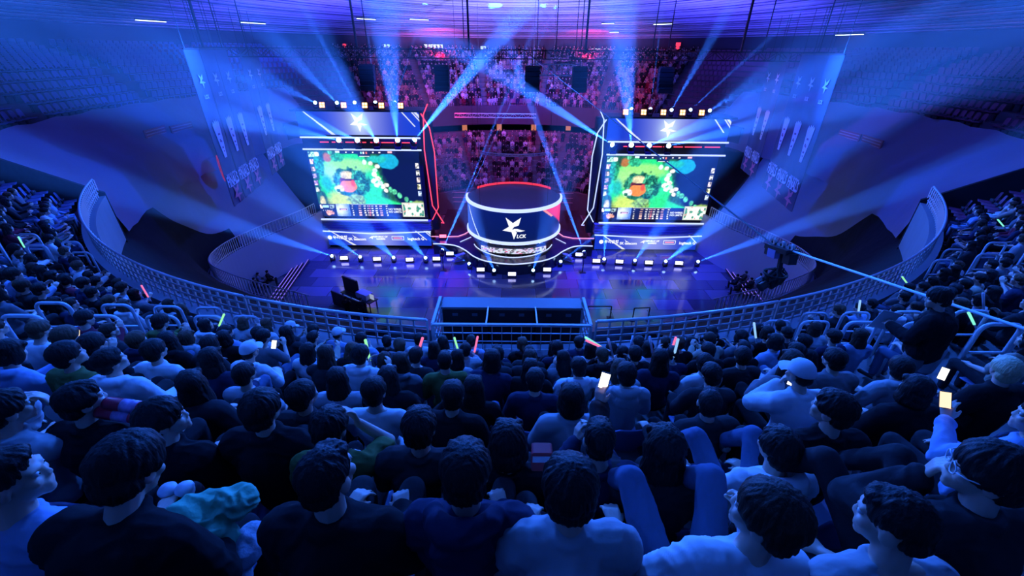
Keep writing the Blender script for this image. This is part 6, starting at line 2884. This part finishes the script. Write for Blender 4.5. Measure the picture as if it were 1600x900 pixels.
# white shoes resting on the seat back behind the bowed person
for i, (px, py) in enumerate(((268, 775), (294, 773))):
    p = CAM + ray(px, py) * 2.15
    root = empty('drink_cup', p, '%s of two pale rounded cups on the ledge beyond the teal jacket' % ('nearer', 'farther')[i], 'cup', 'pale cups beyond the teal jacket')
    b = MB()
    b.revolve([(0, -.05), (.030, -.05), (.040, .04), (.041, .05)], 16)
    local(root, 'cup', b, mat('pale_cup', (.7, .72, .76), .4), True)
    b = MB()
    b.revolve([(.043, .048), (.042, .058), (.03, .072), (0, .078)], 16)
    local(root, 'lid', b, mat('pale_cup', (.7, .72, .76), .4), True)

# sheet of paper in the standing person's hand
h = hand_pos(oS, jS, -1, .12)
b = MB()
b.box((0, 0, 0), (.20, .006, .30), Euler((.25, .1, -.3)).to_matrix())
tag(b.build('paper_sheet', mat('pale_paper', (.6, .62, .68), .8), None, loc=h), 'pale sheet of paper held by the standing person in the aisle', 'paper')

# ---- players under the drum and staff on the arena floor
for i in range(5):
    a = -PI / 2 - .44 + .22 * i
    c = Vector((DC.x + (R_ - 1.15) * math.cos(a), C_ + (R_ - 1.15) * math.sin(a), 1.0))
    rz = a + PI / 2 + PI
    person_lib([0, 1, 5, 1, 0][i], c, rz, 'jacket', ['white', 'white', 'maroon', 'white', 'white'][i], 'short', M_hair[0], 'black', '%s player seated behind the glowing desk, counted from the control-desk end' % ORD[i + 1], 'players behind the desk')
    make_seat(c, rz, 'chair of the %s player behind the glowing desk' % ORD[i + 1], 'players chairs')
r9 = random.Random(8)
for side, pts in (('desk side', ((392, 447), (402, 440), (410, 450), (418, 436), (424, 446), (404, 458))), ('cable side', ((1146, 452), (1158, 446), (1170, 458), (1182, 450), (1176, 441), (1150, 462)))):
    for i, (px, py) in enumerate(pts):
        p = at_z(px, py, 0)
        rz = math.atan2(36 - p.y, -p.x) - PI / 2
        person_lib(r9.randrange(8), p, rz, 'jacket', r9.choice(['black', 'charcoal', 'grey']), 'short', M_hair[0], 'black', '%s seated crew member in the dark group by the floor wall, %s' % (ORD[i + 1], side), 'crew beside the floor walls')
        make_seat(p, rz, 'crew seat under the %s crew member by the floor wall, %s' % (ORD[i + 1], side), 'crew seats')
for i, (px, py) in enumerate(((546, 497), (569, 499))):
    p = at_z(px, py, 0)
    person_custom(Pose(legs='stand', lean=.06, armL='stand', armR='carry', yaw=.2 * (-1) ** i), p, math.radians(-10 + 25 * i), 'jacket', 'black', 'short', M_hair[0], 'black', '%s dark standing crew member behind the control desk' % ('first', 'second')[i], 40 + i)
# ------------------------------------------------------------------ camera and render look
cam = bpy.data.cameras.new('camera')
cam.sensor_width = 36
cam.lens = FPX * 36 / W
cam.clip_start, cam.clip_end = .05, 400
co = bpy.data.objects.new('camera', cam)
COL.objects.link(co)
co.matrix_world = Matrix.Translation(CAM) @ Matrix((camX, camY, -cF)).transposed().to_4x4()
SC.camera = co
w_ = bpy.data.worlds.new('dark')
SC.world = w_
w_.use_nodes = True
w_.node_tree.nodes['Background'].inputs[0].default_value = (.0, .0, .0, 1)
w_.node_tree.nodes['Background'].inputs[1].default_value = 1
SC.view_settings.view_transform = 'Standard'
SC.view_settings.look = 'None'
SC.view_settings.gamma = 1
SC.view_settings.use_curve_mapping = False
SC.view_settings.exposure = 0
cy = SC.cycles
cy.use_denoising = True
cy.max_bounces = 5
cy.diffuse_bounces = 2
cy.glossy_bounces = 2
cy.transmission_bounces = 2
cy.volume_bounces = 0
cy.transparent_max_bounces = 16
cy.sample_clamp_indirect = 4
cy.sample_clamp_direct = 40
cy.use_light_tree = True
cy.caustics_reflective = False
cy.caustics_refractive = False
for m_ in bpy.data.materials:      # small glowing faces are found by bounce rays; only the lamps are sampled as lights
    m_.cycles.emission_sampling = 'NONE'
